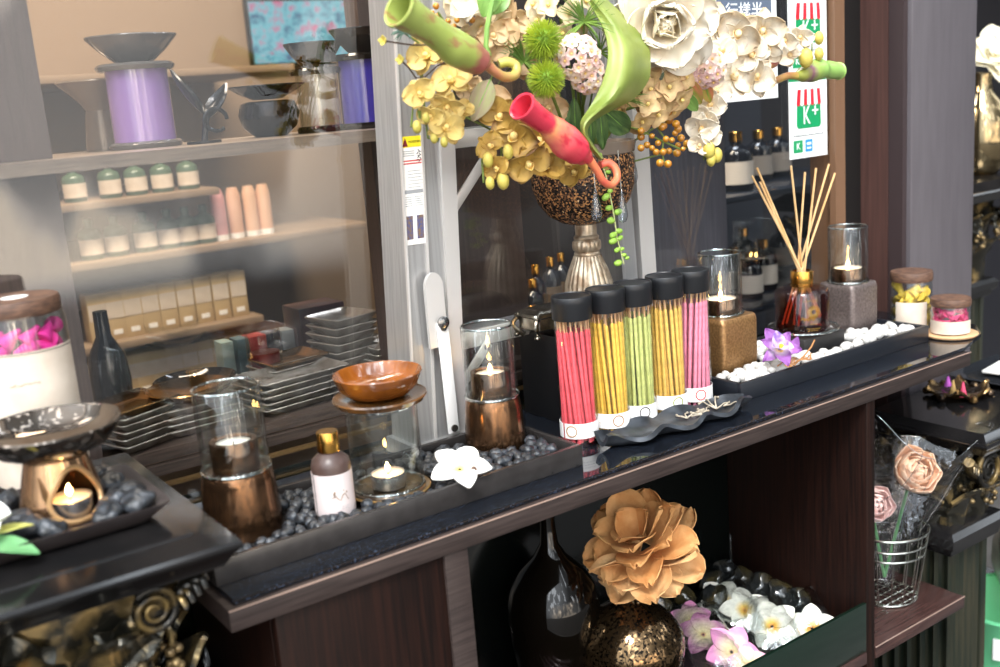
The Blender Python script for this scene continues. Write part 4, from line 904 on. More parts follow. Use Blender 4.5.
def soap_rose(px, py, y, col, label, s, d):
    q = on_y(px, py, y); t = thing('wrapped_rose', label, 'flower', q); mb = MB(); T = face(d, .3)
    for n, L_, W_, tl, z, r0 in ((3, .020, .026, 1.5, .004, .004), (4, .026, .032, 1.36, .000, .009), (5, .032, .036, 1.2, -.005, .014), (6, .036, .038, 1.02, -.011, .018), (6, .036, .040, .8, -.016, .019)):
        ringp(mb, n, L_*s, W_*s, tl, z=z*s, r0=r0*s, curl=.75, cup=.5, ruffle=.001, jit=.12, th=.001, rnd=1, k=.95, nu=10, nv=8, T=T)
    mb.build('petals', M('soap rose '+str(col), col, .55), t)
    MB().tube([T @ Vector((0, 0, -.01)), Vector((bkx-q.x, .95-q.y, SZ+.03-q.z))], .0025, 6).build('stem', leaf_g, t)
    # cone of cellophane round the bloom, gathered at the bottom
    mb = MB(); base_ = Vector((bkx-q.x, .948-q.y, SZ+.02-q.z)); o_ = random.random()*9
    ax = (Vector((0, 0, .0))-base_); top = base_+ax*1.22; axn = ax.normalized(); e1 = Vector((0.85, -.5, 0)); e1 = (e1-axn*e1.dot(axn)).normalized(); e2 = axn.cross(e1)
    def fn(u, v):
        a = v*PI*.98; r = (.010+.052*s*u**1.1)*(1+.07*math.sin(a*4+o_)*u); flat = 1+.45*u*abs(math.cos(a))
        ext = u*(1+.24*abs(math.cos(a))**3*u*u); p = base_+(top-base_)*ext+e1*(r*flat*math.cos(a))+e2*(r*.8*math.sin(a))+Vector((1, 1, 1))*.0025*mnoise.noise(Vector((u*6, math.cos(a)*2, math.sin(a)*2+o_)))
        return p
    mb.sheet(fn, 16, 40, .0003); mb.build('cellophane', film, t)
    mb = MB()
    for vv in (-.98, -.52, .02, .48): mb.tube([fn(k/10, vv) for k in range(4, 11)], .00035, 5)
    mb.tube([fn(1, -1+2*k/40) for k in range(41)], .0005, 5); mb.build('film_crease', crease_m, t)
    return t
soap_rose(914, 472, .925, (255, 218, 186), 'peach soap rose in cellophane leaning out of the wire basket', 1.12, (-.45, -.7, .45))
soap_rose(873, 505, .955, (248, 216, 208), 'pale pink soap rose in cellophane, half hidden behind the partition', .9, (-.5, -.7, .4))
# ================================================================== aluminium step ladder behind the trays
LY = 1.068
ldr = thing('step_ladder', 'small aluminium step ladder behind the flowers, standing on the granite', 'ladder', (.84, LY+.03, CZ))
def lp(x, z, y=0): return Vector((x-.84, LY+y-(LY+.03), z-CZ))
def rail(name, x0b, x1b, x0t, x1t, y0, y1, m, zb=.9, zt=1.62):
    mb = MB(); mb.loft([[lp(x0b, zb, y0), lp(x1b, zb, y0), lp(x1b, zb, y1), lp(x0b, zb, y1)], [lp(x0t, zt, y0), lp(x1t, zt, y0), lp(x1t, zt, y1), lp(x0t, zt, y1)]]); return mb.build(name, m, ldr, smooth=20)
# left stile: a channel with a broad web and two lips, and a pale inner flange
DX = .038
rail('stile', .598, .640, .598+DX, .640+DX, .002, .055, ladder_m)
rail('stile_lip', .598, .6005, .598+DX, .6005+DX, -.002, .002, ladder_w); rail('stile_lip', .6265, .6295, .6265+DX, .6295+DX, -.001, .002, ladder_w)
rail('stile_lip', .640, .652, .640+DX, .652+DX, .002, .055, ladder_m)
rail('stile_flange', .652, .672, .652+DX, .672+DX, -.002, .05, ladder_w)
rail('foot_rail', .590, .676, .592, .678, -.006, .058, ladder_m, .9003, .918)
# right stile
rail('stile', .955, .982, .955-.030, .982-.030, .004, .055, ladder_m); rail('stile_flange', .982, 1.008, .982-.014, 1.008-.014, -.002, .045, ladder_w)
# treads
for z, x0, x1 in ((1.272, .690, .968), (1.022, .676, .978)):
    MB().span(lp(x0, z-.011, .030), lp(x1, z+.011, .060), .0015).build('tread', ladder_w, ldr)
    mb = MB()
    for k in range(9): mb.box(lp((x0+x1)/2, z+.0118, .033+.003*k), (x1-x0-.01, .0014, .0016))
    mb.build('tread_ribs', ladder_m, ldr)
def brace(name, p0, p1, w=.013, m=ladder_w, t=.003):
    d = (p1-p0); L_ = d.length; a = math.atan2(d.z, d.x); mb = MB(); R = Matrix.Rotation(-a, 4, 'Y')
    mb.box((p0+p1)/2, (L_, t, w), R=R, bevel=.0008); o = mb.build(name, m, ldr)
    sc = MB()
    for q in (p0, p1): sc.lathe([(0, -.004), (.0035, -.004), (.0045, -.002), (.0045, 0)], 14, T=Matrix.Translation(q+d.normalized()*(.006 if q == p0 else -.006)) @ Matrix.Rotation(PI/2, 4, 'X') @ Matrix.Translation((0, 0, .004)))
    sc.build('screw', M('screw', (120, 116, 112), .25, .9), o)
    return o
brace('brace', lp(.690, 1.180, .026), lp(.768, 1.262, .026)); brace('brace', lp(.985, 1.17, .062), lp(.905, 1.262, .062))
brace('brace', lp(.676, .955, .026), lp(.735, 1.014, .026)); brace('brace', lp(.985, .94, .062), lp(.915, 1.012, .062))
# hinge plate and the hanging spreader arm
a0_, a1_ = on_y(441, 322, LY-.012), on_y(453, 432, LY-.012)
hp = MB(); pts = [(.0125*math.cos(a), .018*math.sin(a)+.030) for a in [PI*k/10 for k in range(11)]]+[(-.0125, -.042), (.0125, -.042)]
hc = on_y(434, 312, LY-.006); rot = Matrix.Translation(lp(hc.x, hc.z, -.008)) @ Matrix.Rotation(PI/2, 4, 'X')
hp.X = rot; hp.prism(pts, -.001, .004); hp.build('hinge_plate', ladder_w, ldr)
ar = brace('spreader_arm', lp(a0_.x, a0_.z, -.014), lp(a1_.x, max(a1_.z, .915), -.014), .0155, M('white enamel arm', (236, 234, 232), .4), .003)
MB().lathe([(0, 0), (.0075, 0), (.0075, .003), (.004, .005), (0, .005)], 20, T=Matrix.Translation(lp(a0_.x, a0_.z, -.016)) @ Matrix.Rotation(PI/2, 4, 'X')).build('hinge_bolt', M('bolt metal', (140, 138, 136), .2, .95), ldr)
# warning label on the left stile: yellow header, warning triangle, lines of small print, two pictures
c00, c10, c01 = on_y(400, 137, LY+.0012), on_y(422.5, 135, LY+.0012), on_y(404.5, 246, LY+.0012)
ex, ey = (c10-c00), (c00-c01); lw_, lh_ = ex.length, ey.length
lT = Matrix.Translation(c01-ldr.location) @ Matrix(((ex.x/lw_, ey.x/lh_, 0, 0), (0, 0, -1, 0), (ex.z/lw_, ey.z/lh_, 0, 0), (0, 0, 0, 1)))
def lbox(u0, u1, v0, v1, z, m, name, par, th=.0002):
    mb = MB(); mb.X = lT; mb.span((u0*lw_, v0*lh_, z), (u1*lw_, v1*lh_, z+th)); return mb.build(name, m, par, smooth=None)
wl_ = lbox(0, 1, 0, 1, 0, paper, 'warning_label', ldr); wl_['label'] = 'white warning label with yellow header on the left stile'
lbox(.0, 1, .9, 1, .0002, yellow, 'header', wl_)
mb = MB(); mb.X = lT; mb.prism([(lw_*.08, lh_*.908), (lw_*.32, lh_*.908), (lw_*.2, lh_*.988)], .0004, .0006); mb.build('warning_triangle', maroon, wl_, smooth=None)
mb = MB(); mb.text('WARNING', lw_*.135, lT @ Matrix.Translation((lw_*.66, lh_*.948, .0006))); mb.build('warning_text', M('olive text', (120, 120, 20), .6), wl_, smooth=None)
mb = MB(); mb.X = lT; 
for v in (.86, .84, .82): mb.span((lw_*.08, lh_*v, .0002), (lw_*.6, lh_*(v+.007), .0004))
for v in (.68, .65, .62, .59, .56, .53): mb.span((lw_*.26, lh_*v, .0002), (lw_*random.uniform(.82, .95), lh_*(v+.006), .0004))
for v in (.44, .42, .40, .38, .36): mb.span((lw_*.1, lh_*v, .0002), (lw_*.42, lh_*(v+.006), .0004)); mb.span((lw_*.54, lh_*v, .0002), (lw_*.9, lh_*(v+.006), .0004))
mb.build('small_print', grey_ink, wl_, smooth=None)
mb = MB(); mb.X = lT
for v in (.77, .745): mb.span((lw_*.08, lh_*v, .0002), (lw_*.9, lh_*(v+.012), .0004))
mb.build('red_print', ink_red, wl_, smooth=None)
lbox(.05, .97, .475, .51, .0002, grey_ink, 'grey_band', wl_)
mb = MB(); mb.X = lT
for k in range(9): mb.box((lw_*(.80+.06*math.sin(k*2.4)), lh_*(.865-.012*k), .0003), (lw_*.10, lh_*.008, .0002), rz=.8*(k % 3-1))
mb.build('falling_figure_print', ink, wl_, smooth=None)
for u0 in (.12, .60):
    pcs = lbox(u0, u0+.3, .05, .27, .0002, M('picture brown', (120, 96, 70), .7, col2=(70, 80, 130), nscale=240), 'picture_print', wl_)
# ================================================================== the urn
uc = on_y(587, 250, 1.052); UX, UY, UZ = uc.x, 1.052, 1.0152
zof = lambda px, py: on_y(px, py, UY).z
z_b, z_t = zof(586, 232), zof(590, 150)
urn = thing('flower_urn', 'glittering mosaic urn on a ribbed champagne foot, on the black box', 'urn', (UX, UY, UZ))
zz = lambda py: zof(587, py)-UZ
rib = lambda a, q, z: 1+.05*abs(math.sin(11*a))
MB().lathe([(0, 0), (.036, 0), (.037, .004), (.035, .008), (.030, zz(283)), (.025, zz(270)), (.0195, zz(260)), (.0172, zz(255)), (0, zz(254))], 132, rmod=lambda a, q, z: 1+(.055*abs(math.sin(11*a)) if z > .006 else 0)).build('foot', urn_metal, urn)
MB().lathe([(0, zz(256)), (.0165, zz(256)), (.0172, zz(254)), (.0168, zz(252)), (.0155, zz(251)), (.0172, zz(249)), (.0178, zz(245)), (.0172, zz(241)), (.0155, zz(239)), (.0165, zz(238)), (.0165, zz(236)), (.0140, zz(234)), (.0142, zz(228)), (.0135, zz(222)), (0, zz(222))], 96, rmod=lambda a, q, z: 1+(.07*abs(math.sin(8*a)) if zz(250) < z < zz(240) else 0)).build('knop', urn_metal, urn)
bz = zz(224); bt_ = zz(150)
MB().lathe([(0, bz), (.014, bz), (.030, bz+.004), (.047, bz+.014), (.059, bz+.030), (.0655, bz+.050), (.067, bt_-.012), (.065, bt_-.004), (.060, bt_-.004), (.061, bz+.05), (0, bz+.02)], 64).build('bowl', mosaic(), urn)
MB().ring([(.0645, bt_-.006), (.0675, bt_-.004), (.070, bt_+.010), (.0665, bt_+.010), (.061, bt_-.004)], 64).build('rim', M('clear rim band', (150, 134, 120), .2, .5), urn)
# crystal drops on the rim
for px, py in ((596, 205), (622, 206), (632, 168)):
    q = on_y(px, py, UY-.070 if px < 630 else UY-.045); L_ = Vector((q.x-UX, q.y-UY, q.z-UZ))
    mb = MB(); mb.lathe([(0, -.021), (.0045, -.019), (.0070, -.012), (.0062, -.002), (.0036, .010), (.0012, .021), (0, .022)], 14, c=L_); d = mb.build('crystal_drop', crystal, urn, smooth=60)
    MB().tube([L_+Vector((0, 0, .021)), L_+Vector((0, 0, .03)), Vector((L_.x*.97, L_.y*.97, max(bt_, L_.z+.034)))], .0004, 5).build('thread', chrome_wire, d)
TOP = Vector((UX, UY, UZ+bt_))
# silver footed box on the black box
q = on_z(517, 334, 1.0152); sb_ = thing('silver_casket', 'small silver casket with scrolled feet on the black box', 'casket', (q.x+.024, q.y-.034, 1.0152))
MB().loft([rr(.028, .020, .004, .010), rr(.030, .022, .004, .012), rr(.030, .022, .004, .026), rr(.032, .024, .004, .028), rr(.032, .024, .004, .032), rr(.026, .018, .004, .036)]).build('casket_body', silver, sb_)
for sx in (-1, 1):
    for sy in (-1, 1):
        pts = [(sx*(.027+.009*math.sin(k/12*3.4)), sy*(.018+.006*math.sin(k/12*3.4)), .030-.028*k/12) for k in range(13)]
        mb = MB().tube(pts, [.004-.0012*math.sin(k/12*PI) for k in range(13)], 8); mb.ball((sx*.033, sy*.022, .0035), .0042, sc=(1, 1, .8)); mb.ball((sx*.030, sy*.020, .028), .0048, jit=.4)
        mb.build('scroll_foot', silver, sb_)
# ================================================================== flowers standing in the urn
def mm(px_, p): return px_/F*(Vector(p)-EYE).dot(fw)               # picture size to real size at a point
def leaning(p, dx=0, dz=0, jit=.35):
    d = TOCAM(p)+Vector((dx, 0, dz))+Vector((random.uniform(-jit, jit), random.uniform(-jit, jit)*.5, random.uniform(-jit, jit))); return d.normalized()
orch_y = petal_radial('butter orchid petal', [(0, (180, 128, 40)), (.25, (216, 186, 104)), (.7, (222, 194, 120)), (1, (176, 128, 60))], scale=.026)
orch_o = petal_radial('olive gold orchid petal', [(0, (120, 80, 24)), (.3, (176, 138, 60)), (.7, (188, 152, 72)), (1, (116, 78, 34))], scale=.028)
orch_w = petal_radial('ivory orchid petal', [(0, (196, 140, 70)), (.22, (228, 212, 184)), (.7, (240, 230, 212)), (1, (210, 188, 156))], scale=.028)
orch_c = petal_radial('beige orchid petal', [(0, (176, 124, 66)), (.3, (218, 190, 148)), (1, (190, 154, 110))], scale=.026)
lip_y = M('orchid lip yellow', (236, 196, 92), .5, col2=(248, 226, 160), nscale=90); lip_w = M('orchid lip cream', (246, 232, 190), .5, col2=(222, 170, 80), nscale=120)
bud_y = M('orchid bud', (214, 192, 100), .5, col2=(190, 176, 80), nscale=60); stem_g = M('flower stem green', (110, 128, 56), .6); stem_b = M('flower stem brown', (72, 56, 46), .7)
def orchid(parent, p, r, pm, lm, d, roll=0):
    T = Matrix.Translation(Vector(p)-parent.location) @ face(d, roll); mb = MB()
    for a in (0, 2.2, -2.2):                                       # sepals
        mb.sheet(petal(r*1.0, r*.78, curl=random.uniform(-.7, .4), cup=.45, ruffle=.0014, k=.8, q=.6, base=.2), 8, 6, .0008, Matrix.Rotation(a, 4, 'Z') @ Matrix.Rotation(.18, 4, 'X'))
    for a in (1.25, -1.25):                                        # the two broad petals
        mb.sheet(petal(r*1.06, r*1.35, curl=random.uniform(-.8, -.1), cup=random.uniform(.25, .6), ruffle=.0022, k=.72, q=.5, base=.2), 9, 8, .0008, Matrix.Translation((0, 0, .0015)) @ Matrix.Rotation(a, 4, 'Z') @ Matrix.Rotation(.25, 4, 'X'))
    o = mb.build('blossom', pm, parent); o.matrix_local = T
    lb2 = MB(); lb2.ball((0, r*.06, r*.22), r*.16, sc=(1, 1.1, 1.2)); lb2.sheet(petal(r*.5, r*.42, curl=1.2, cup=.6, q=.6), 6, 5, .0008, Matrix.Rotation(PI, 4, 'Z') @ Matrix.Rotation(.6, 4, 'X'))
    for sx in (-1, 1): lb2.sheet(petal(r*.34, r*.26, curl=.8, cup=.5, q=.6), 5, 4, .0008, Matrix.Rotation(PI+sx*.9, 4, 'Z') @ Matrix.Rotation(.9, 4, 'X'))
    lb2.build('lip', lm, o); return o
def spray(label, blooms, buds, pm, lm, root=None, cat='flower', name='orchid_spray', stemm=None):
    b0 = blooms[0]; p0 = on_y(b0[0], b0[1], b0[2]); t = thing(name, label, cat, p0); pts = []
    for px, py, Y, rp in blooms:
        p = on_y(px, py, Y); orchid(t, p, mm(rp, p), pm, lm, leaning(p, jit=.62), random.uniform(-.9, .9)); pts.append(p)
    for px, py, Y, rp in buds:
        p = on_y(px, py, Y); o = MB().ball((0, 0, 0), mm(rp, p), sc=(.8, .8, 1.15)).build('bud', bud_y, t); o.location = p-p0; pts.append(p)
    pts = sorted(pts, key=lambda v: (v-TOP).length); path = [TOP+Vector((0, 0, -.03))]+[p+Vector((0, .012, 0)) for p in pts]
    MB().tube([p-p0 for p in path], .0012, 6).build('stem', stemm or stem_g, t); return t
spray('cascade of butter-yellow orchids hanging at the far left of the bouquet, with two buds', [(427, 57, .985, 20), (450, 52, .98, 17), (452, 82, .965, 21), (420, 95, .975, 17), (447, 106, .97, 17), (431, 116, .975, 14), (445, 128, .97, 19), (462, 112, .98, 13)], [(417, 127, .97, 6), (434, 138, .97, 5), (426, 118, .965, 5), (444, 142, .965, 5)], orch_y, lip_y)
spray('spray of olive-gold orchids in front of the urn, below the red pitcher flower', [(500, 118, .985, 22), (515, 136, .97, 25), (541, 142, .975, 24), (528, 163, .965, 22), (490, 147, .975, 15), (545, 168, .98, 20), (497, 168, .975, 14), (560, 152, .99, 22), (575, 172, .995, 16)], [(503, 181, .97, 8), (490, 183, .97, 6), (488, 160, .97, 7), (508, 152, .965, 7)], orch_o, lip_y)
spray('beige orchids behind the spiky green balls', [(503, 14, 1.01, 20), (505, 42, 1.0, 22), (492, 36, 1.0, 17), (512, 26, 1.01, 18), (470, 88, 1.0, 14), (548, 108, 1.0, 20), (520, 60, 1.02, 20), (470, 55, 1.02, 22), (490, 105, 1.015, 22)], [], orch_c, lip_w)
spray('ivory orchids leaning right of the big white rose', [(713, 25, .99, 23), (737, 32, .975, 24), (762, 30, .97, 22), (722, 52, .98, 19), (752, 55, .97, 19), (732, 78, .985, 22), (757, 78, .98, 20), (768, 48, .98, 16), (715, 92, .99, 16)], [(742, 20, .98, 6)], orch_w, lip_w)
spray('small ivory orchids with yellow buds at the far right tip of the bouquet', [(785, 40, .985, 14), (801, 37, .98, 13), (790, 55, .985, 12), (778, 52, .985, 11)], [(819, 38, .98, 6), (819, 54, .98, 6), (806, 58, .975, 9)], orch_w, lip_w)
spray('drooping ivory orchids with yellow buds below the bouquet on the right', [(711, 105, .985, 16), (703, 128, .98, 17), (709, 138, .975, 13), (700, 146, .98, 12), (705, 118, .985, 14)], [(709, 150, .97, 8), (717, 155, .97, 7), (711, 160, .97, 6)], orch_w, lip_w)
# hydrangea-like clusters
def cluster(label, px, py, Y, rp, n, fl, pm, cm=None, name='hydrangea', spread_=1., squash=1.):
    c = on_y(px, py, Y); R = mm(rp, c); t = thing(name, label, 'flower', c); d0 = TOCAM(c)
    for k in range(n):
        z = 1-(k+.5)/n*1.25; a = k*2.39996; s_ = math.sqrt(max(0, 1-z*z)); loc = face(d0) @ Vector((s_*math.cos(a)*R, s_*math.sin(a)*R*squash, z*R*.75))
        mb = MB(); f_ = mm(fl, c)
        for i in range(4 if pm is not None and n < 16 else 5): mb.sheet(petal(f_, f_*.95, curl=-.4, cup=.25, k=.75, q=.55, base=.25), 5, 4, .0006, Matrix.Rotation(2*PI*i/(4 if n < 16 else 5)+.2, 4, 'Z') @ Matrix.Rotation(.35, 4, 'X'))
        o = mb.build('floret', random.choice(pm) if isinstance(pm, list) else pm, t); o.matrix_local = Matrix.Translation(loc) @ face((loc.normalized()+d0*.6+Vector((random.uniform(-.3, .3), 0, random.uniform(-.3, .3)))), random.random()*6)
        MB().ball((0, 0, f_*.2), f_*.16, sub=1).build('floret_centre', lip_y, o)
    MB().tube([Vector((0, 0, 0)), (TOP-c)*.6+Vector((0, 0, .02)), TOP-c+Vector((0, 0, -.03))], .0022, 6).build('stem', stem_g, t); return t
hyd_c = petal_radial('tan hydrangea petal', [(0, (170, 136, 74)), (.5, (216, 186, 134)), (1, (182, 142, 98))], scale=.018)
hyd_w = petal_radial('cream hydrangea petal', [(0, (206, 180, 110)), (.5, (234, 218, 182)), (1, (206, 176, 134))], scale=.018)
cluster('cream hydrangea peeping out under the big white rose', 661, 88, .985, 25, 13, 15, hyd_c)
cluster('tan hydrangea florets left of the berry twig', 640, 105, .99, 20, 9, 14, hyd_c)
cluster('cream hydrangea above the upper spiky green ball', 560, 14, 1.0, 27, 13, 14, hyd_w)
cluster('cream hydrangea at the upper left of the bouquet', 478, 8, 1.02, 26, 12, 15, hyd_w)
pinks = [petal_radial('blush floret', [(0, (230, 180, 90)), (.3, (236, 208, 190)), (1, (222, 168, 170))], scale=.012), petal_radial('mauve floret', [(0, (216, 160, 80)), (.4, (226, 190, 184)), (1, (200, 146, 164))], scale=.012), petal_radial('pale floret', [(0, (230, 186, 100)), (.3, (240, 222, 204)), (1, (226, 190, 182))], scale=.012)]
cluster('pink and cream cluster of tiny florets beside the spiky green balls', 577, 58, .955, 20, 30, 6.5, pinks, name='floret_cluster')
cluster('lower tip of pink florets with pale green buds beside the green strap leaf', 588, 76, .955, 15, 22, 6, pinks, name='floret_cluster')
cluster('pink florets below the big white rose on the right', 706, 68, .965, 17, 22, 6.5, pinks, name='floret_cluster')
cluster('small pink florets hidden between white rose and ivory orchids', 690, 72, .975, 10, 16, 7, pinks, name='floret_cluster')
# spiky green balls
spike = M('spiky lime green', (178, 192, 52), .6, col2=(130, 156, 38), nscale=30)
def thistle(label, px, py, Y, rp):
    c = on_y(px, py, Y); R = mm(rp, c); t = thing('spiky_ball_flower', label, 'flower', c); MB().ball((0, 0, 0), R*.62, sub=3).build('core', M('ball core green', (112, 146, 34), .7), t)
    mb = MB(); n = 520
    for k in range(n):
        z = 1-2*(k+.5)/n; a = k*2.39996; s_ = math.sqrt(1-z*z); d = Vector((s_*math.cos(a), s_*math.sin(a), z))+Vector((random.uniform(-.12, .12),)*3); d.normalize()
        mb.tube([d*R*.58, d*R*random.uniform(.92, 1.06)], [R*.034, R*.010], 4)
    mb.build('spikes', spike, t, smooth=None); MB().tube([Vector((0, 0, 0)), TOP-c+Vector((0, 0, -.03))], .002, 6).build('stem', stem_g, t)
thistle('upper one of the two spiky lime-green balls', 543, 40, .955, 21); thistle('lower one of the two spiky lime-green balls', 546, 79, .952, 20)
# big white rose
rc = on_y(664, 22, .955); R_ = mm(52, rc); rose = thing('fabric_rose', 'big white fabric rose with ragged petals at the top of the bouquet', 'flower', rc)
rose_m = M('cream white fabric', (240, 232, 216), .75, col2=(232, 218, 194), nscale=40)
Tr = face(TOCAM(rc)+Vector((.15, 0, -.12)), .7)
mb = MB()
for n, L_, W_, tl, z, r0, cl in ((3, .30, .38, 1.52, .20, .03, .7), (4, .42, .50, 1.42, .10, .08, .6), (4, .54, .64, 1.3, -.02, .13, .4)): ringp(mb, n, L_*R_, W_*R_, tl, z=z*R_, r0=r0*R_, curl=cl, cup=.6, ruffle=.0012, jit=.16, nu=10, nv=9, th=.0012, rnd=1, k=.9, T=Tr)
mb.build('heart_petals', petal_radial('rose heart petal', [(0, (240, 196, 110)), (.35, (244, 228, 192)), (1, (242, 232, 214))], scale=.05), rose)
mb = MB()
for n, L_, W_, tl, z, r0, cl in ((5, .68, .80, 1.12, -.10, .20, .1), (5, .84, .98, .86, -.20, .24, -.35), (6, .90, 1.02, .50, -.28, .24, -.8)): ringp(mb, n, L_*R_, W_*R_, tl, z=z*R_, r0=r0*R_, curl=cl, cup=.4, ruffle=.0028, jit=.18, nu=13, nv=14, th=.0012, rnd=1, k=.88, fr=9, T=Tr)
mb.build('outer_petals', rose_m, rose)
MB().tube([Tr @ Vector((0, 0, -.01)), TOP-rc+Vector((.01, 0, -.03))], .003, 6).build('stem', stem_g, rose)
wp = on_y(466, 2, 1.0); wr2 = thing('fabric_rose', 'edge of a second white rose above the green pitcher flower', 'flower', wp); mb = MB(); ringp(mb, 6, mm(22, wp), mm(24, wp), .5, curl=-.4, cup=.4, ruffle=.002, jit=.2, T=face(TOCAM(wp), 0)); mb.build('petals', rose_m, wr2)
# pitcher flowers
def axis_mat(name, stops, rough=.3, axis=2, scale=.1, blotch=None):
    if name in MATS: return MATS[name]
    m, t, N, L = nodes(name); q = N['Principled BSDF']; q.inputs['Roughness'].default_value = rough
    tc = N.new('ShaderNodeTexCoord'); sp = N.new('ShaderNodeSeparateXYZ'); L.new(tc.outputs['Object'], sp.inputs[0]); nz = N.new('ShaderNodeTexNoise'); nz.inputs['Scale'].default_value = 60
    L.new(tc.outputs['Object'], nz.inputs['Vector']); mr = N.new('ShaderNodeMapRange'); mr.inputs[2].default_value = scale; L.new(sp.outputs[axis], mr.inputs[0])
    ad = N.new('ShaderNodeMath'); ad.operation = 'MULTIPLY_ADD'; ad.inputs[1].default_value = .34; L.new(nz.outputs['Fac'], ad.inputs[0]); L.new(mr.outputs[0], ad.inputs[2])
    rp = N.new('ShaderNodeValToRGB'); e = rp.color_ramp.elements; e[0].position, e[0].color = stops[0][0], lin(stops[0][1]); e[1].position, e[1].color = stops[-1][0], lin(stops[-1][1])
    for a, c in stops[1:-1]: x = e.new(a); x.color = lin(c)
    L.new(ad.outputs[0], rp.inputs[0])
    if blotch:
        n3 = N.new('ShaderNodeTexNoise'); n3.inputs['Scale'].default_value = 85; n3.inputs['Detail'].default_value = 4; mpp = N.new('ShaderNodeMapping'); mpp.inputs['Scale'].default_value = (1, 1, .4); L.new(tc.outputs['Object'], mpp.inputs[0]); L.new(mpp.outputs[0], n3.inputs['Vector'])
        m3 = N.new('ShaderNodeMapRange'); m3.inputs[1].default_value = .56; m3.inputs[2].default_value = .68; m3.inputs[4].default_value = .75; L.new(n3.outputs['Fac'], m3.inputs[0]); mx = N.new('ShaderNodeMix'); mx.data_type = 'RGBA'; L.new(m3.outputs[0], mx.inputs[0]); L.new(rp.outputs[0], mx.inputs[6]); mx.inputs[7].default_value = lin(blotch); L.new(mx.outputs[2], q.inputs['Base Color'])
    else: L.new(rp.outputs[0], q.inputs['Base Color'])
    MATS[name] = m; return m
def pitcher(label, pm, pth, mouth, tail, col_m, col_t, Y, hood=None):
    """a hollow trumpet from the tail end to the mouth; pth = picture points with half-widths"""
    P0 = on_y(pth[0][0], pth[0][1], Y); t = thing('pitcher_flower', label, 'flower', P0)
    ax = (on_y(pth[-1][0], pth[-1][1], Y+mouth)-P0); L_ = ax.length; q = Vector((0, 0, 1)).rotation_difference(ax.normalized()).to_matrix().to_4x4()
    qi = q.inverted(); pts = []; rs = []
    for i, (px, py, hw) in enumerate(pth):
        p = on_y(px, py, Y+mouth*i/(len(pth)-1)); pts.append(qi @ (p-P0)); rs.append(mm(hw, p))
    # resample for a smooth body
    def interp(u):
        x = u*(len(pts)-1); i = min(int(x), len(pts)-2); f_ = x-i; f2 = f_*f_*(3-2*f_)
        return pts[i].lerp(pts[i+1], f_), rs[i]+(rs[i+1]-rs[i])*f2
    S = [interp(k/30) for k in range(31)]
    vs = []; fs = []; sg = 24
    outer = [(p, r) for p, r in S]; lipr = S[-1][1]
    ringsL = outer+[(S[-1][0]+Vector((0, 0, .0012)), lipr*1.10), (S[-1][0]+Vector((0, 0, .0030)), lipr*1.06), (S[-1][0]+Vector((0, 0, .0022)), lipr*.90)]+[(p, r*.86) for p, r in S[::-1][2:14]]
    mb = MB(); rr_ = [[Vector((p.x+r*math.cos(2*PI*k/sg), p.y+r*math.sin(2*PI*k/sg), p.z)) for k in range(sg)] for p, r in ringsL]; mb.loft(rr_); o = mb.build('trumpet', pm, t); o.matrix_local = q
    tl = [on_y(px, py, Y+dy)-P0 for px, py, dy in tail]
    sm = []
    for i in range(len(tl)-1):
        for k in range(4):
            u = k/4; a, b = tl[i], tl[i+1]; m0 = (tl[min(i+1, len(tl)-1)]-tl[max(i-1, 0)])*.5; m1 = (tl[min(i+2, len(tl)-1)]-tl[i])*.5
            h00, h10, h01, h11 = 2*u**3-3*u*u+1, u**3-2*u*u+u, -2*u**3+3*u*u, u**3-u*u; sm.append(a*h00+m0*h10+b*h01+m1*h11)
    sm.append(tl[-1]); rt_ = mm(col_t, P0); n = len(sm)
    MB().tube(sm, [rs[0]*1.0*(1-min(1, k/4))+rt_*min(1, k/4) if k < 4 else rt_ for k in range(n)], 10).build('tail', col_m, t)
    return t
red_m = axis_mat('red pitcher skin', [(0, (236, 150, 90)), (.2, (222, 60, 76)), (.5, (226, 64, 84)), (.72, (228, 96, 96)), (.9, (236, 150, 100)), (1, (216, 60, 80))], .25, 2, .105, blotch=(190, 30, 56))
grn_m = axis_mat('green pitcher skin', [(0, (150, 170, 80)), (.12, (186, 116, 100)), (.32, (172, 100, 92)), (.47, (158, 170, 84)), (.8, (148, 162, 80)), (1, (160, 174, 90))], .32, 2, .125, blotch=(150, 92, 70))
pitcher('red pitcher flower pointing up left, with a looped tail, in front of the urn', red_m, [(589, 160, 5), (583, 156, 10), (576, 150, 15), (566, 142, 17), (556, 132, 14.5), (547, 124, 11.5), (538, 118, 12), (530, 112, 13), (523, 107, 14)], -.018,
        [(589, 160, 0), (596, 169, .0), (603, 181, .003), (611, 185, .008), (617, 178, .012), (615, 168, .016), (608, 163, .02), (600, 165, .022)], M('red tail', (226, 70, 84), .3, col2=(236, 140, 90), nscale=24), 4, .925)
pitcher('large green pitcher flower with ruddy belly, pointing up left at the top of the bouquet', grn_m, [(487, 64, 6), (479, 62, 14), (468, 55, 17), (455, 48, 18), (442, 38, 15.5), (430, 29, 15), (418, 21, 16), (409, 15, 17.5), (400, 9, 19)], -.02,
        [(487, 64, 0), (494, 71, .0), (505, 77, .003), (515, 75, .008), (516, 66, .012), (508, 62, .016), (499, 64, .02)], M('green tail', (176, 190, 80), .35, col2=(196, 110, 96), nscale=18), 5, .925)
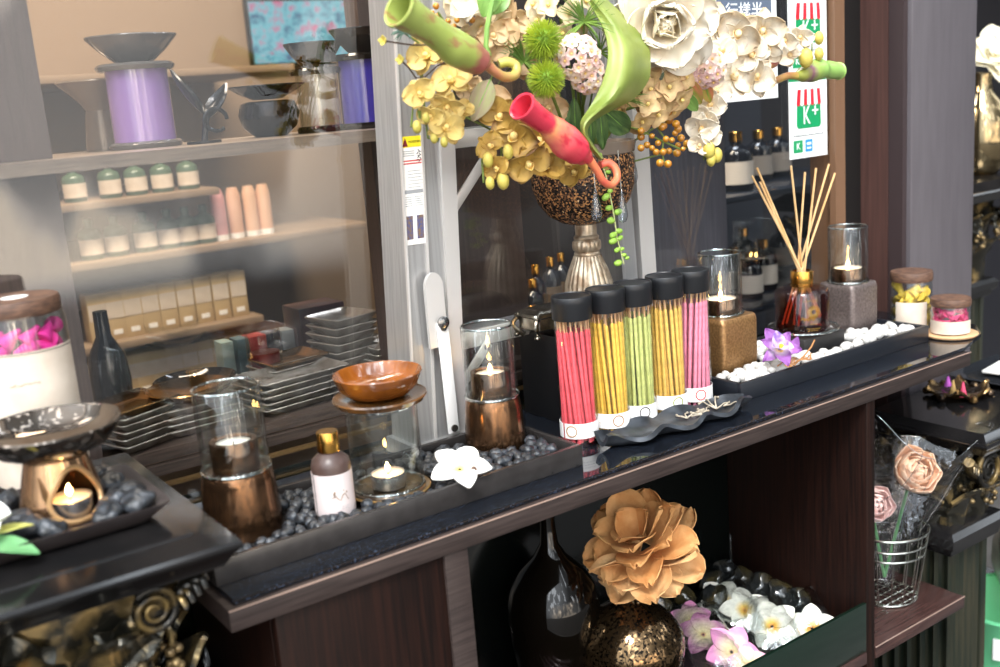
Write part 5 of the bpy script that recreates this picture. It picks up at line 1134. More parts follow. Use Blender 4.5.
pitcher('small purple-green pitcher flower hanging at the far right of the bouquet', axis_mat('purple green pitcher skin', [(0, (150, 160, 66)), (.35, (146, 150, 70)), (.55, (120, 72, 96)), (.75, (146, 170, 84)), (1, (150, 190, 100))], .3, 2, .062), [(796, 76, 4), (804, 74, 8), (812, 71, 11), (819, 69, 10.5), (824, 69, 8.5), (830, 70, 9), (838, 71, 8)], .01,
        [(796, 76, 0), (787, 76, 0), (777, 80, .002), (768, 81, .004), (764, 74, .006), (768, 67, .008), (775, 63, .012), (768, 58, .016), (760, 56, .02)], M('maroon tail', (140, 70, 66), .35, col2=(190, 170, 80), nscale=20), 3.6, .985)
MB
# broad green strap leaf curling round
lp0 = on_y(640, 60, .935); sl = thing('strap_leaf', 'broad light-green strap leaf curling down through the bouquet', 'leaf', lp0)
left_ = [(588, 2), (598, 18), (605, 33), (608, 50), (607, 64), (603, 80), (596, 96), (588, 110), (581, 122), (582, 134), (590, 148), (600, 160)]
right_ = [(600, -6), (622, 14), (638, 32), (648, 46), (650, 62), (648, 80), (634, 98), (610, 111), (592, 122), (587, 133), (594, 146), (603, 158)]
dep = [.024, .012, .002, -.006, -.010, -.010, -.006, -.002, .0, .002, .005, .01]
def strap(u, v):
    x = u*(len(left_)-1); i = min(int(x), len(left_)-2); f_ = x-i
    def hm(A):
        a = A[max(i-1, 0)]; b = A[i]; c = A[i+1]; d = A[min(i+2, len(A)-1)]
        return .5*(2*b+(c-a)*f_+(2*a-5*b+4*c-d)*f_*f_+(3*b-a-3*c+d)*f_**3)
    LX, LYY = hm([p[0] for p in left_]), hm([p[1] for p in left_]); RX, RY = hm([p[0] for p in right_]), hm([p[1] for p in right_]); D = hm(dep); w = (v+1)/2
    return on_y(LX+(RX-LX)*w, LYY+(RY-LYY)*w, .935+D-.016*math.sin(PI*w)+.030*w*(1-u)-.004*math.cos(v*4))-lp0
MB().sheet(strap, 50, 12, .0014).build('blade', M('strap leaf green', (146, 160, 78), .42, col2=(124, 142, 62), nscale=9, stretch=(3, 3, 3)), sl)
# dark green leaves under the bouquet and striped leaf buds
dkleaf = M('dark leaf green', (48, 78, 38), .4, col2=(92, 120, 66), nscale=40, stretch=(6, 1, 1)); striped = M('striped croton leaf', (142, 160, 56), .45, col2=(214, 130, 96), nscale=26, stretch=(6, 1, 1)); lily = M('fresh leaf green', (132, 172, 84), .4, col2=(110, 152, 70), nscale=30, stretch=(8, 1, 1))
def leaf(label, p0, p1, W, m, Y, Y1=None, curl=-.5, roll=0, name='foliage_sprig', nrm=None):
    a, b = on_y(*p0, Y), on_y(*p1, Y1 or Y); ax = (b-a); L_ = ax.length; y = ax.normalized(); z = TOCAM(a); z = (z-y*z.dot(y)).normalized(); x = y.cross(z)
    T = Matrix(((x.x, y.x, z.x, 0), (x.y, y.y, z.y, 0), (x.z, y.z, z.z, 0), (0, 0, 0, 1))) @ Matrix.Rotation(roll, 4, 'Y'); t = thing(name, label, 'leaf', a)
    o = MB().sheet(petal(L_*1.05, mm(W, a), curl=curl, cup=.25, k=.85, q=.75, base=.12, ruffle=.0006), 12, 8, .0008).build('blade', m, t); o.matrix_local = T
    MB().tube([T @ Vector((0, 0, .0008)), T @ Vector((0, L_*.5, L_*.5*curl*.25+.0006)), T @ Vector((0, L_*.92*math.cos(curl*.4), L_*.92*curl*.45))], [.0009, .0007, .0003], 6).build('midrib', lily, t); return t
for lab, a, b, W, m, Y in (('dark green leaf hanging furthest left under the spiky balls', (566, 100), (560, 138), 15, dkleaf, .99), ('dark green leaf hanging left of the strap leaf stalk', (574, 98), (576, 140), 13, dkleaf, .985), ('slim dark leaf right of the strap leaf stalk', (590, 112), (592, 145), 12, dkleaf, .98), ('long dark leaf touching the urn rim', (600, 108), (603, 150), 14, dkleaf, .975), ('broad dark leaf pointing down right over the urn rim', (606, 112), (633, 136), 24, dkleaf, .97),
        ('striped green and coral leaf pointing down beside the berries', (664, 88), (692, 112), 20, striped, .965), ('striped green and coral leaf beside the drooping orchids', (684, 78), (703, 108), 18, striped, .968), ('olive striped leaf under the pink florets', (704, 80), (710, 104), 13, striped, .972), ('fresh green leaf tucked under the coral striped leaf', (684, 92), (699, 114), 13, lily, .97),
        ('mauve-veined leaf under the green pitcher flower', (490, 80), (474, 118), 24, M('mauve leaf', (150, 130, 110), .5, col2=(146, 150, 96), nscale=30, stretch=(6, 1, 1)), .985),
        ('green leaf curving over the ivory orchids', (752, 16), (776, 34), 10, lily, .975), ('fresh green leaf above the green pitcher tail', (494, -16), (484, 14), 24, lily, .955), ('small fresh leaf at the top left of the bouquet', (508, -6), (494, 12), 16, lily, .96)):
    leaf(lab, a, b, W, m, Y)
st = thing('leaf_stalk', 'pale green stalk curving down to the green pitcher flower', 'stalk', on_y(492, 0, .945)); MB().tube([on_y(x, y, .945)-st.location for x, y in ((496, -12), (491, 8), (487, 28), (486, 46), (489, 56))], .0028, 8).build('stalk', lily, st)
# grassy sprays
grass_m = M('needle green', (88, 122, 52), .6, col2=(120, 150, 60), nscale=40)
def needles(label, px, py, Y, n, l, base=(0, 1), cat='foliage', m=None, wide=2.6):
    c = on_y(px, py, Y); t = thing('needle_spray', label, cat, c); mb = MB()
    for k in range(n):
        a = random.uniform(-wide, wide); d = face(TOCAM(c)) @ Vector((math.sin(a), math.cos(a), random.uniform(0, .7))); le = mm(l, c)*random.uniform(.7, 1.1)
        mb.tube([(0, 0, 0), d*le*.5+Vector((0, 0, .002)), d*le], [.0009, .0008, .0002], 5)
    mb.build('needles', m or grass_m, t, smooth=60); MB().tube([Vector((0, 0, 0)), TOP-c], .0012, 5).build('stem', stem_g, t)
needles('green needle spray between spiky ball and strap leaf', 584, 22, .965, 46, 30); needles('green needle spray behind the pink florets', 600, 52, .975, 34, 28); needles('small pine tip beside the small orange berries at the upper left', 404, 33, .98, 30, 13, m=M('blue pine', (90, 118, 104), .6)); needles('dark needle spray behind the lower spiky ball', 524, 62, .99, 40, 26); needles('dark needle spray under the green strap leaf', 620, 100, .985, 36, 26)
# berries
berry_m = M('amber berry', (214, 158, 40), .25, 0, .6, col2=(176, 112, 30), nscale=60, coat=.5)
def berries(label, pts, twigs, Y, rp):
    c = on_y(*pts[0][:2], Y); t = thing('berry_twig', label, 'berries', c)
    for k, (px, py, r) in enumerate(pts):
        p = on_y(px, py, Y+random.uniform(-.012, .012)); b = MB().ball((0, 0, 0), mm(r, p), sub=2).build('berry', berry_m, t, smooth=80); b.location = p-c
    mb = MB()
    for tw in twigs: mb.tube([on_y(x, y, Y)-c for x, y in tw], .0012, 6)
    mb.build('twig', stem_g, t)
bp = [(662, 127, 4), (669, 120, 4.5), (676, 124, 4.2), (669, 112, 3.8), (664, 126, 3.6), (648, 125, 3.8), (641, 131, 3.8), (641, 137, 4), (647, 145, 3.6), (641, 148, 3.8), (656, 152, 3.6), (663, 152, 3.8), (669, 151, 3.4), (677, 153, 4.2), (681, 138, 4), (687, 144, 4.4), (666, 139, 3.4), (660, 163, 4.2), (668, 164, 4.2), (672, 140, 3), (652, 136, 3), (658, 143, 3.4), (678, 129, 4.2), (655, 118, 3.6), (678, 145, 3), (683, 149, 2.6), (675, 133, 3.2), (646, 116, 3.4), (660, 108, 3.4), (652, 148, 3)]
berries('twig of amber berries hanging right of the urn', bp, [((612, 122), (640, 130), (660, 140), (680, 149)), ((640, 96), (650, 118), (664, 137)), ((640, 124), (662, 116), (680, 110)), ((664, 137), (662, 152), (664, 162))], .985, 4)
berries('small amber berries at the upper left of the bouquet', [(436, 6, 3.6), (438, 16, 3.6), (432, 13, 3), (442, 22, 3), (446, 25, 3.2), (448, 21, 3), (454, 26, 2.8), (415, 38, 3.4), (422, 40, 2.8), (415, 46, 3), (428, 44, 2.8), (472, 20, 3.4), (462, 14, 3), (457, 20, 3)], [((470, 40), (450, 30), (438, 12)), ((460, 45), (430, 44), (414, 40))], 1.0, 3)
# thin dark twigs with papery buds
for lab, pts in (('dark curling twig with papery bud at the upper left edge', [(384, 41), (398, 43), (412, 45), (428, 45), (445, 46)]), ('dark curling twig with papery bud over the yellow orchids', [(401, 60), (409, 68), (416, 78), (425, 77), (437, 66), (448, 61)])):
    c = on_y(*pts[0], .95); t = thing('budded_twig', lab, 'twig', c); MB().tube([on_y(x, y, .95)-c for x, y in pts], .0009, 6).build('twig', stem_b, t)
    mb = MB(); ringp(mb, 4, .007, .006, .9, curl=-.4, T=face((-.7, -.5, .2))); mb.build('bud', bud_y, t)
# hanging string of pearls
c = on_y(604, 172, .985); t = thing('trailing_succulent', 'string of green bead leaves trailing down in front of the urn foot', 'plant', c)
tr_ = [(601, 160), (606, 176), (609, 190), (612, 205), (615, 222), (617, 238), (621, 252), (624, 264)]
MB().tube([on_y(x, y, .985)-c for x, y in tr_], .0009, 6).build('vine', M('pale vine', (196, 200, 140), .6), t)
bead = M('bead leaf green', (150, 190, 74), .45)
for k, (px, py, r, sx) in enumerate(((606, 197, 4, 1), (609, 208, 3.5, 1), (610, 220, 3.2, 1), (618, 212, 4, 1), (611, 221, 3.6, 1), (610, 191, 2.6, 1), (613, 235, 3.6, 1), (619, 231, 3.4, 1), (613, 241, 4.2, 1), (620, 238, 3, 1), (617, 250, 3, 1), (622, 249, 2.4, 1), (624, 255, 2.6, 1), (618, 263, 4, 1), (627, 258, 2.4, 1), (605, 166, 3.2, 1), (599, 155, 3, 1), (608, 172, 2.6, 1), (600, 165, 2.8, 1))):
    p = on_y(px, py, .985); o = MB().ball((0, 0, 0), mm(r, p), sc=(1.3, .9, .85)).build('bead_leaf', bead, t, smooth=80); o.location = p-c; o.rotation_euler = (0, random.uniform(-.5, .2), 0)
# ================================================================== behind the window: left bay
IZ = .9462
def sq_plate(name, label, group, x, y, z, w, l, m, rz=0, h=.011):
    o = MB().loft([rr(w*.36, l*.36, .006, 0), rr(w*.38, l*.38, .006, .001), rr(w*.5, l*.5, .005, h), rr(w*.49, l*.49, .005, h+.0012), rr(w*.36, l*.36, .006, .004), rr(w*.3, l*.3, .006, .0036)]).build(name, m); tag(o, label, 'plate', group); o.location = (x, y, z); o.rotation_euler = (0, 0, rz); return o
def stack(n, px, py, Y, w, l, dz, label, group, m, mtop=None, rz=.1, h=.011, z=None):
    c = on_y(px, py, Y); o0 = None
    for k in range(n):
        lab = label
        if o0 is None: o = o0 = sq_plate('square_plate', lab, group, c.x, Y, z or IZ, w, l, m, rz, h)
        else: o = copy_tree(o0); o.location = (c.x+random.uniform(-.003, .003), Y+random.uniform(-.003, .003), (z or IZ)+dz*k); o.rotation_euler = (0, 0, rz+random.uniform(-.06, .06))
    if mtop: top = copy_tree(o0); top.data = o0.data.copy(); top.data.materials[0] = mtop; top.location = (c.x, Y, (z or IZ)+dz*n); top['label'] = label.replace(label.split(' ')[0], 'gold-brown topmost', 1); ungroup(top)
    return (z or IZ)+dz*n
random.seed(11)
zt = stack(5, 296, 420, 1.272, .13, .085, .0085, 'gunmetal oblong plate in the low stack behind the glass oil burner', 'oblong plates behind the oil burner', plate_m, None, .12, .010)
stack(3, 292, 384, 1.33, .088, .075, .0085, 'gunmetal square plate in the small stack behind the oblong plates', 'small square plates in the window', plate_m, plate_gold, .1, .011, z=IZ+.012)
foot = MB().box((0, 0, .0055), (.07, .06, .011), bevel=.002).build('plate_stand', dark_glaze); tag(foot, 'low black stand under the small gold-topped square plates', 'stand'); q = on_y(292, 384, 1.33); foot.location = (q.x, 1.33, IZ)
stack(8, 346, 366, 1.33, .076, .076, .0112, 'gunmetal square plate in the tallest stack in the window', 'square plates in the tall window stack', plate_m, None, .2, .013)
stack(5, 386, 360, 1.30, .066, .066, .0085, 'gunmetal square plate in the stack nearest the ladder', 'square plates in the stack by the ladder', plate_m, None, .1, .011)
stack(5, 138, 445, 1.262, .085, .082, .0085, 'gunmetal square plate in the heap beside the left pedestal', 'square plates heaped beside the left pedestal', plate_m, plate_gold, .35, .011)
zt = stack(4, 200, 440, 1.268, .10, .07, .0085, 'gunmetal oblong plate in the stack under the gold-rimmed bowl', 'oblong plates under the gold-rimmed bowl', plate_m, None, .05, .010)
q = on_y(192, 412, 1.268); rb_ = MB().lathe([(0, 0), (.022, 0), (.04, .006), (.052, .016), (.051, .0175), (.048, .016), (.036, .008), (0, .005)], 48).build('round_bowl', plate_gold); tag(rb_, 'round gold-rimmed bowl on a stack of oblong plates in the window', 'bowl'); rb_.location = (q.x, 1.268, zt+.003)
q = on_y(196, 386, 1.40); wbw = MB().lathe([(0, 0), (.02, 0), (.045, .014), (.056, .03), (.054, .031), (.042, .017), (0, .008)], 48).build('round_bowl', dark_glaze); tag(wbw, 'black round bowl with a small lit candle, deep in the window', 'bowl'); wbw.location = (q.x, 1.40, IZ)
tealight((q.x, 1.40, IZ+.0115), 'lit tealight in the black round bowl behind the window', .012, .012, power=.03)
def cyl_glass(name, label, cat, px, py, Y, r, h, z, m, extra=None):
    q = on_y(px, py, Y); t = thing(name, label, cat, (q.x, Y, z)); MB().shell([(r*.95, 0), (r, .003), (r, h)], .002, 36).build('glass_body', m, t); return t
cg = cyl_glass('candle_glass', 'clear glass with a dark red candle in the window', 'candle', 263, 342, 1.36, .024, .085, IZ, clear); MB().lathe([(0, .003), (.0205, .003), (.0205, .055), (0, .055)], 30).build('red_candle', M('dark red wax', (126, 30, 34), .5), cg)
q = on_y(270, 380, 1.44)
for k, (c_, w_) in enumerate((((120, 138, 136), .018), ((72, 92, 100), .018), ((150, 52, 56), .026), ((60, 66, 80), .022), ((110, 116, 120), .02), ((72, 62, 66), .02))):
    x = q.x-.055+.0235*k; b = thing('boxed_soap', ('grey-green', 'teal', 'red', 'navy', 'pale grey', 'brown')[k]+' upright boxed soap in the row behind the red candle', 'box', (x, 1.46, IZ)); MB().box((0, 0, .03), (w_, .03, .06), bevel=.001).build('carton', M('carton'+str(k), c_, .5), b); MB().box((0, -.0153, .006), (w_*.98, .0008, .010)).build('label_band', paper, b)
bkb = MB().box((0, 0, .045), (.075, .06, .09), bevel=.002).build('dark_box', M('oxblood box', (52, 22, 26), .3, col2=(24, 24, 30), nscale=20)); tag(bkb, 'dark oxblood box beside the tallest stack of plates in the window', 'box'); q = on_y(322, 335, 1.44); bkb.location = (q.x, 1.46, IZ)
# things on the upper window shelf
HZ = 1.2918
violet = M('lavender glass', (150, 118, 178), .12, 0, .6, coat=1); blue_gl = M('ultramarine glass', (62, 52, 150), .12, 0, .6, coat=1)
def scallop_dish(parent, z, r, m, n=5, h=.03):
    MB().lathe([(0, z), (r*.4, z), (r*.75, z+h*.5), (r, z+h), (r*.99, z+h+.0015), (r*.72, z+h*.6), (0, z+h*.25)], 90, rmod=lambda a, q, zz: 1+.06*abs(math.sin(n*.5*a))*max(0, min(1, (zz-z)/h))).build('scalloped_dish', m, parent)
def tall_burner(px, py, Y, label, r, h, gm, dm, dish_r, candle=True):
    q = on_y(px, py, Y); t = thing('oil_burner', label, 'oil burner', (q.x, Y, HZ)); MB().lathe([(0, 0), (r*1.15, 0), (r*1.2, .005), (r*1.1, .008), (0, .008)], 40).build('foot_plate', dm, t)
    MB().ring([(r, .008), (r, h), (r-.002, h), (r-.002, .008)], 48).build('glass_cylinder', gm, t); MB().lathe([(0, h), (r*1.2, h), (r*1.28, h+.005), (r*1.2, h+.008), (0, h+.008)], 40).build('top_plate', dm, t); scallop_dish(t, h+.008, dish_r, dm); return t
tall_burner(147, 148, 1.30, 'violet glass oil burner with scalloped dish at the left of the window shelf', .036, .090, violet, M('smoky dish glass', (110, 104, 100), .1, .3, .6), .050)
tall_burner(322, 130, 1.27, 'clear glass oil burner with black scalloped dish on the window shelf', .0265, .072, clear, dark_glaze, .036)
tall_burner(369, 126, 1.25, 'blue-violet glass oil burner beside the ladder on the window shelf', .0335, .086, blue_gl, dark_glaze, .038)
q = on_y(104, 140, 1.36); hb_ = thing('oil_burner', 'taupe oil burner with flared bowl on the window shelf', 'oil burner', (q.x, 1.36, HZ)); MB().lathe([(0, 0), (.022, 0), (.019, .03), (.016, .048), (.022, .058), (.046, .082), (.045, .084), (.02, .064), (0, .06)], 40).build('burner_body', M('taupe glaze', (140, 122, 104), .25, .2), hb_)
MB().tube([(.017, 0, .045), (.032, 0, .042), (.034, 0, .02), (.020, 0, .008)], .0028, 8).build('handle', M('taupe glaze', (140, 122, 104), .25, .2), hb_)
q = on_y(272, 138, 1.29); mbw = thing('mirror_bowl', 'mirror-dark bowl with scalloped lid dish on the window shelf', 'bowl', (q.x, 1.29, HZ)); MB().lathe([(0, 0), (.02, 0), (.034, .012), (.0385, .028), (.034, .042), (.03, .044), (0, .04)], 56).build('bowl_body', M('black mirror', (46, 44, 46), .07, .85), mbw); scallop_dish(mbw, .046, .046, M('black mirror', (46, 44, 46), .07, .85), 7, .016)
q = on_y(205, 146, 1.24); lfo = thing('leaf_ornament', 'dark metal leaf ornament with curling tendrils on the window shelf', 'ornament', (q.x, 1.24, HZ))
dm_ = M('black metal ornament', (30, 30, 34), .16, .6)
MB().sheet(petal(.062, .034, curl=.6, cup=.5), 12, 8, .003, Matrix.Translation((.004, 0, .034)) @ Matrix.Rotation(1.15, 4, 'Z') @ Matrix.Rotation(.75, 4, 'X')).build('leaf', dm_, lfo); MB().sheet(petal(.05, .03, curl=.8, cup=.5), 12, 8, .003, Matrix.Translation((.01, 0, .03)) @ Matrix.Rotation(-1.3, 4, 'Z') @ Matrix.Rotation(.5, 4, 'X')).build('leaf', dm_, lfo)
mb = MB(); mb.tube([(0, 0, 0), (.004, 0, .02), (.008, 0, .034)], .004, 8); mb.tube([(.016+.014*math.cos(k*.45), -.004, .026+.013*math.sin(k*.45)) for k in range(13)], .0026, 8); mb.lathe([(0, 0), (.02, 0), (.02, .003), (0, .003)], 24); mb.build('tendril', dm_, lfo)
# shelves at the back of the shop with bottles and cartons
shelf_m = M('back shelf laminate', (142, 120, 98), .6)
for k, (z, x0, x1) in enumerate(((1.180, .36, .80), (1.064, .36, 1.14), (.898, .36, .86), (.772, .36, .92), (1.42, .36, 1.0))):
    s_ = MB().span((x0, 2.14, z-.014), (x1, 2.62, z), .001).build('back_shelf', shelf_m); tag(s_, ('taupe back shelf carrying the upper row of five bottles', 'taupe back shelf carrying the lower bottle row and four tall vials', 'taupe back shelf carrying the upper row of cream cartons', 'taupe back shelf carrying the lower row of cream cartons', 'taupe back shelf high on the back wall')[k], 'shelf')
    s_['kind'] = 'structure'
def label_bottle(name, label, group, m, capm, r, h, lm=None):
    t = thing(name, label, 'bottle', (0, 0, 0), 0, group); MB().lathe([(0, 0), (r*.94, 0), (r, .003), (r, h*.60), (r*.86, h*.70), (r*.36, h*.78), (r*.34, h*.86), (0, h*.86)], 28).build('bottle_body', m, t)
    MB().lathe([(0, h*.84), (r*.40, h*.84), (r*.40, h*.99), (r*.36, h), (0, h)], 20).build('cap', capm, t); wrap(r+.0006, h*.12, h*.50, -PI*.95, -PI*.05, 18, .0006).build('label', lm or paper, t); return t
green_b = M('dusky green bottle', (86, 104, 84), .2, 0, .5)
lb0 = label_bottle('oil_bottle', 'dusky green bottle with cream label in the upper blurred row', 'bottles in the upper back row', green_b, green_b, .022, .072, paper_cream); first = True
for px, py in ((75, 193), (110, 188), (136, 186), (162, 183), (188, 180)):
    q = on_y(px, py, 2.2); o = lb0 if first else copy_tree(lb0); first = False; o.location = (q.x, 2.2, 1.1802)
first = True
for px, py in ((91, 244), (116, 241), (145, 238), (169, 235), (187, 233), (205, 230)):
    q = on_y(px, py, 2.2); o = copy_tree(lb0, label='dusky green bottle with cream label in the lower blurred row', group='bottles in the lower back row'); o.location = (q.x, 2.2, 1.0642); o.scale = (1.05, 1.05, 1.12)
for px, c_ in ((222, (206, 150, 150)), (238, (214, 168, 140)), (254, (220, 178, 148)), (268, (216, 172, 140))):
    q = on_y(px, 238, 2.2); t = thing('tall_vial', {222: 'mauve', 238: 'peach', 254: 'sand', 268: 'tan'}[px]+' tall vial with white foot on the back shelf', 'vial', (q.x, 2.2, 1.0642)); MB().lathe([(0, .012), (.0155, .012), (.0155, .09), (.0145, .094), (.011, .108), (0, .108)], 28).build('vial_body', M('vial'+str(px), c_, .3), t); MB().lathe([(0, 0), (.0155, 0), (.0155, .012), (0, .012)], 28).build('white_foot', paper, t)
cart = M('cream carton', (206, 180, 136), .6, col2=(190, 162, 120), nscale=9)
def carton(label, group, w, d, h):
    t = thing('carton', label, 'carton', (0, 0, 0), 0, group); MB().box((0, 0, h/2), (w, d, h), bevel=.0008).build('box', cart, t); MB().box((0, -d/2-.0005, h*.62), (w*.94, .001, h*.34)).build('label', paper_cream, t); MB().box((0, -d/2-.0005, h*.16), (w*.5, .001, h*.1)).build('seal', paper, t); return t
c0 = carton('cream carton with pale label in the upper row at the back of the shop', 'cartons in the upper back row', .036, .05, .098); first = True
for k in range(9):
    q = on_y(98+17.5*k, 336-2.2*k, 2.2); o = c0 if first else copy_tree(c0); first = False; o.location = (q.x, 2.2, .8982)
c1 = carton('cream carton with pale label in the lower row at the back of the shop', 'cartons in the lower back row', .034, .05, .088); first = True
for k in range(10):
    q = on_y(98+15.4*k, 398-2.4*k, 2.2); o = c1 if first else copy_tree(c1); first = False; o.location = (q.x, 2.2, .7722)
cl = copy_tree(c1, label='cream carton standing alone right of the ladder behind the window', group=None); ungroup(cl); q = on_y(651, 268, 1.32); cl.location = (1.232, 1.30, IZ)
for ch in cl.children: pass
q = on_y(173, 322, 2.17); ld_ = MB().lathe([(0, 0), (.03, 0), (.06, .012), (.072, .024), (.07, .025), (.05, .014), (0, .008)], 40).build('black_saucer', dark_glaze); tag(ld_, 'black saucer on the lower row of cream cartons, holding a glass dish', 'saucer'); ld_.location = (q.x, 2.185, .862)
gd_ = MB().shell([(0, .0), (.03, .003), (.05, .02), (.06, .042)], .002, 40).build('glass_dish', clear); tag(gd_, 'shallow clear glass dish on the black saucer at the back', 'dish'); gd_.location = (q.x, 2.185, .8722)
bp_ = on_y(116, 292, 1.9); blk_b = thing('dark_figure', 'slim black bottle standing blurred beside the left window upright', 'bottle', (on_y(96, 290, 1.7).x, 1.7, 0)); MB().lathe([(0, .86), (.03, .86), (.032, .93), (.028, .97), (.012, 1.0), (.011, 1.04), (0, 1.04)], 24).build('bottle_body', bottle_black, blk_b); MB().lathe([(0, 0), (.10, 0), (.10, .02), (.02, .03), (.02, .84), (.09, .85), (.09, .86), (0, .86)], 24).build('stand', dark_glaze, blk_b); blk_b['label'] = 'slim black bottle on a tall stand, blurred beside the left window upright'; blk_b.name = 'display_bottle'
# bright picture screen on the back wall, framed
sA, sB = on_y(250, 9, 2.58), on_y(350, 52, 2.58); scr = thing('wall_screen', 'bright pale-blue screen on the back wall of the shop', 'screen', ((sA.x+sB.x)/2, 2.60, (sA.z+sB.z)/2))
ms_, t_, N_, L_2 = nodes('screen glow'); pb_ = N_['Principled BSDF']; tcn = N_.new('ShaderNodeTexCoord'); nzz = N_.new('ShaderNodeTexNoise'); nzz.inputs['Scale'].default_value = 34; nzz.inputs['Detail'].default_value = 4; L_2.new(tcn.outputs['Object'], nzz.inputs['Vector'])
rpp = N_.new('ShaderNodeValToRGB'); ee = rpp.color_ramp.elements; ee[0].position = .3; ee[0].color = lin((20, 96, 140)); ee[1].position = .7; ee[1].color = lin((226, 84, 140)); x_ = ee.new(.5); x_.color = lin((120, 206, 222)); L_2.new(nzz.outputs['Fac'], rpp.inputs[0]); L_2.new(rpp.outputs[0], pb_.inputs['Emission Color']); pb_.inputs['Emission Strength'].default_value = .75; pb_.inputs['Base Color'].default_value = (.02, .02, .02, 1)
MB().box((0, -.012, 0), (abs(sB.x-sA.x)*1.0, .006, .15)).build('display', ms_, scr); MB().box((0, .002, 0), (abs(sB.x-sA.x)*1.04, .02, .17), bevel=.003).build('screen_frame', black_void, scr)
# ================================================================== behind the window: right bays
bshelf = M('dark glass shelf', (40, 46, 56), .15, 0, .5)
for k, z in enumerate((1.094, .866)):
    s_ = MB().span((1.34, 1.42, z-.012), (2.1, 1.74, z), .001).build('dark_shelf', bshelf); s_['kind'] = 'structure'
p = MB(); p.span((1.26, 2.0, .5), (2.3, 2.03, 2.06)); struct(p.build('bay_back', M('bay back', (44, 48, 58), .5)))
cream_l = M('bottle label cream', (226, 216, 204), .6); grey_l = M('bottle label grey', (150, 142, 134), .7)
def dark_bottle(label, px, py, Y, z, r, h, lm=cream_l, group=None):
    q = on_y(px, py, Y); t = label_bottle('shop_bottle', label, group, bottle_black, gold, r, h, lm)
    if not group: ungroup(t)
    t.location = (q.x, Y, z); t.rotation_euler = (0, 0, -.45); return t
dark_bottle('large black bottle with gold cap and cream label on the upper dark shelf', 737, 198, 1.50, 1.0942, .034, .118)
dark_bottle('black bottle with greyish label, middle of the upper dark shelf', 759, 180, 1.60, 1.0942, .030, .108, grey_l); dark_bottle('black bottle with greyish label, rightmost on the upper dark shelf', 778, 180, 1.61, 1.0942, .030, .108, grey_l)
dark_bottle('black bottle with cream label, front of the lower dark shelf', 750, 296, 1.50, .8662, .027, .098); dark_bottle('black bottle with cream label and print, right front of the lower dark shelf', 764, 292, 1.54, .8662, .029, .108)
dark_bottle('black bottle half hidden behind the glass chimney on the lower shelf', 735, 300, 1.56, .8662, .026, .10, grey_l); dark_bottle('black bottle at the back of the lower shelf', 744, 270, 1.68, .8662, .028, .112, grey_l); dark_bottle('black bottle behind the reeds on the lower shelf', 782, 270, 1.66, .8662, .030, .11, grey_l)
for k, (px, py, h_) in enumerate(((535, 318, .088), (538, 308, .098), (553, 305, .10), (564, 306, .098), (534, 340, .06))):
    Y_ = (1.33, 1.39, 1.42, 1.45, 1.27)[k]
    q = on_y(px, py, Y_); t = label_bottle('sample_bottle', ('short gold-capped bottle behind the urn, front left', 'gold-capped bottle behind the urn, second from the left', 'tallest gold-capped bottle behind the urn', 'gold-capped bottle closest to the urn foot', 'smallest gold-capped bottle above the silver casket')[k], None, bottle_black, gold, .0165, h_, M('bronze label', (96, 80, 62), .5)); 
    ungroup(t)
    t.location = (q.x, Y_, IZ)
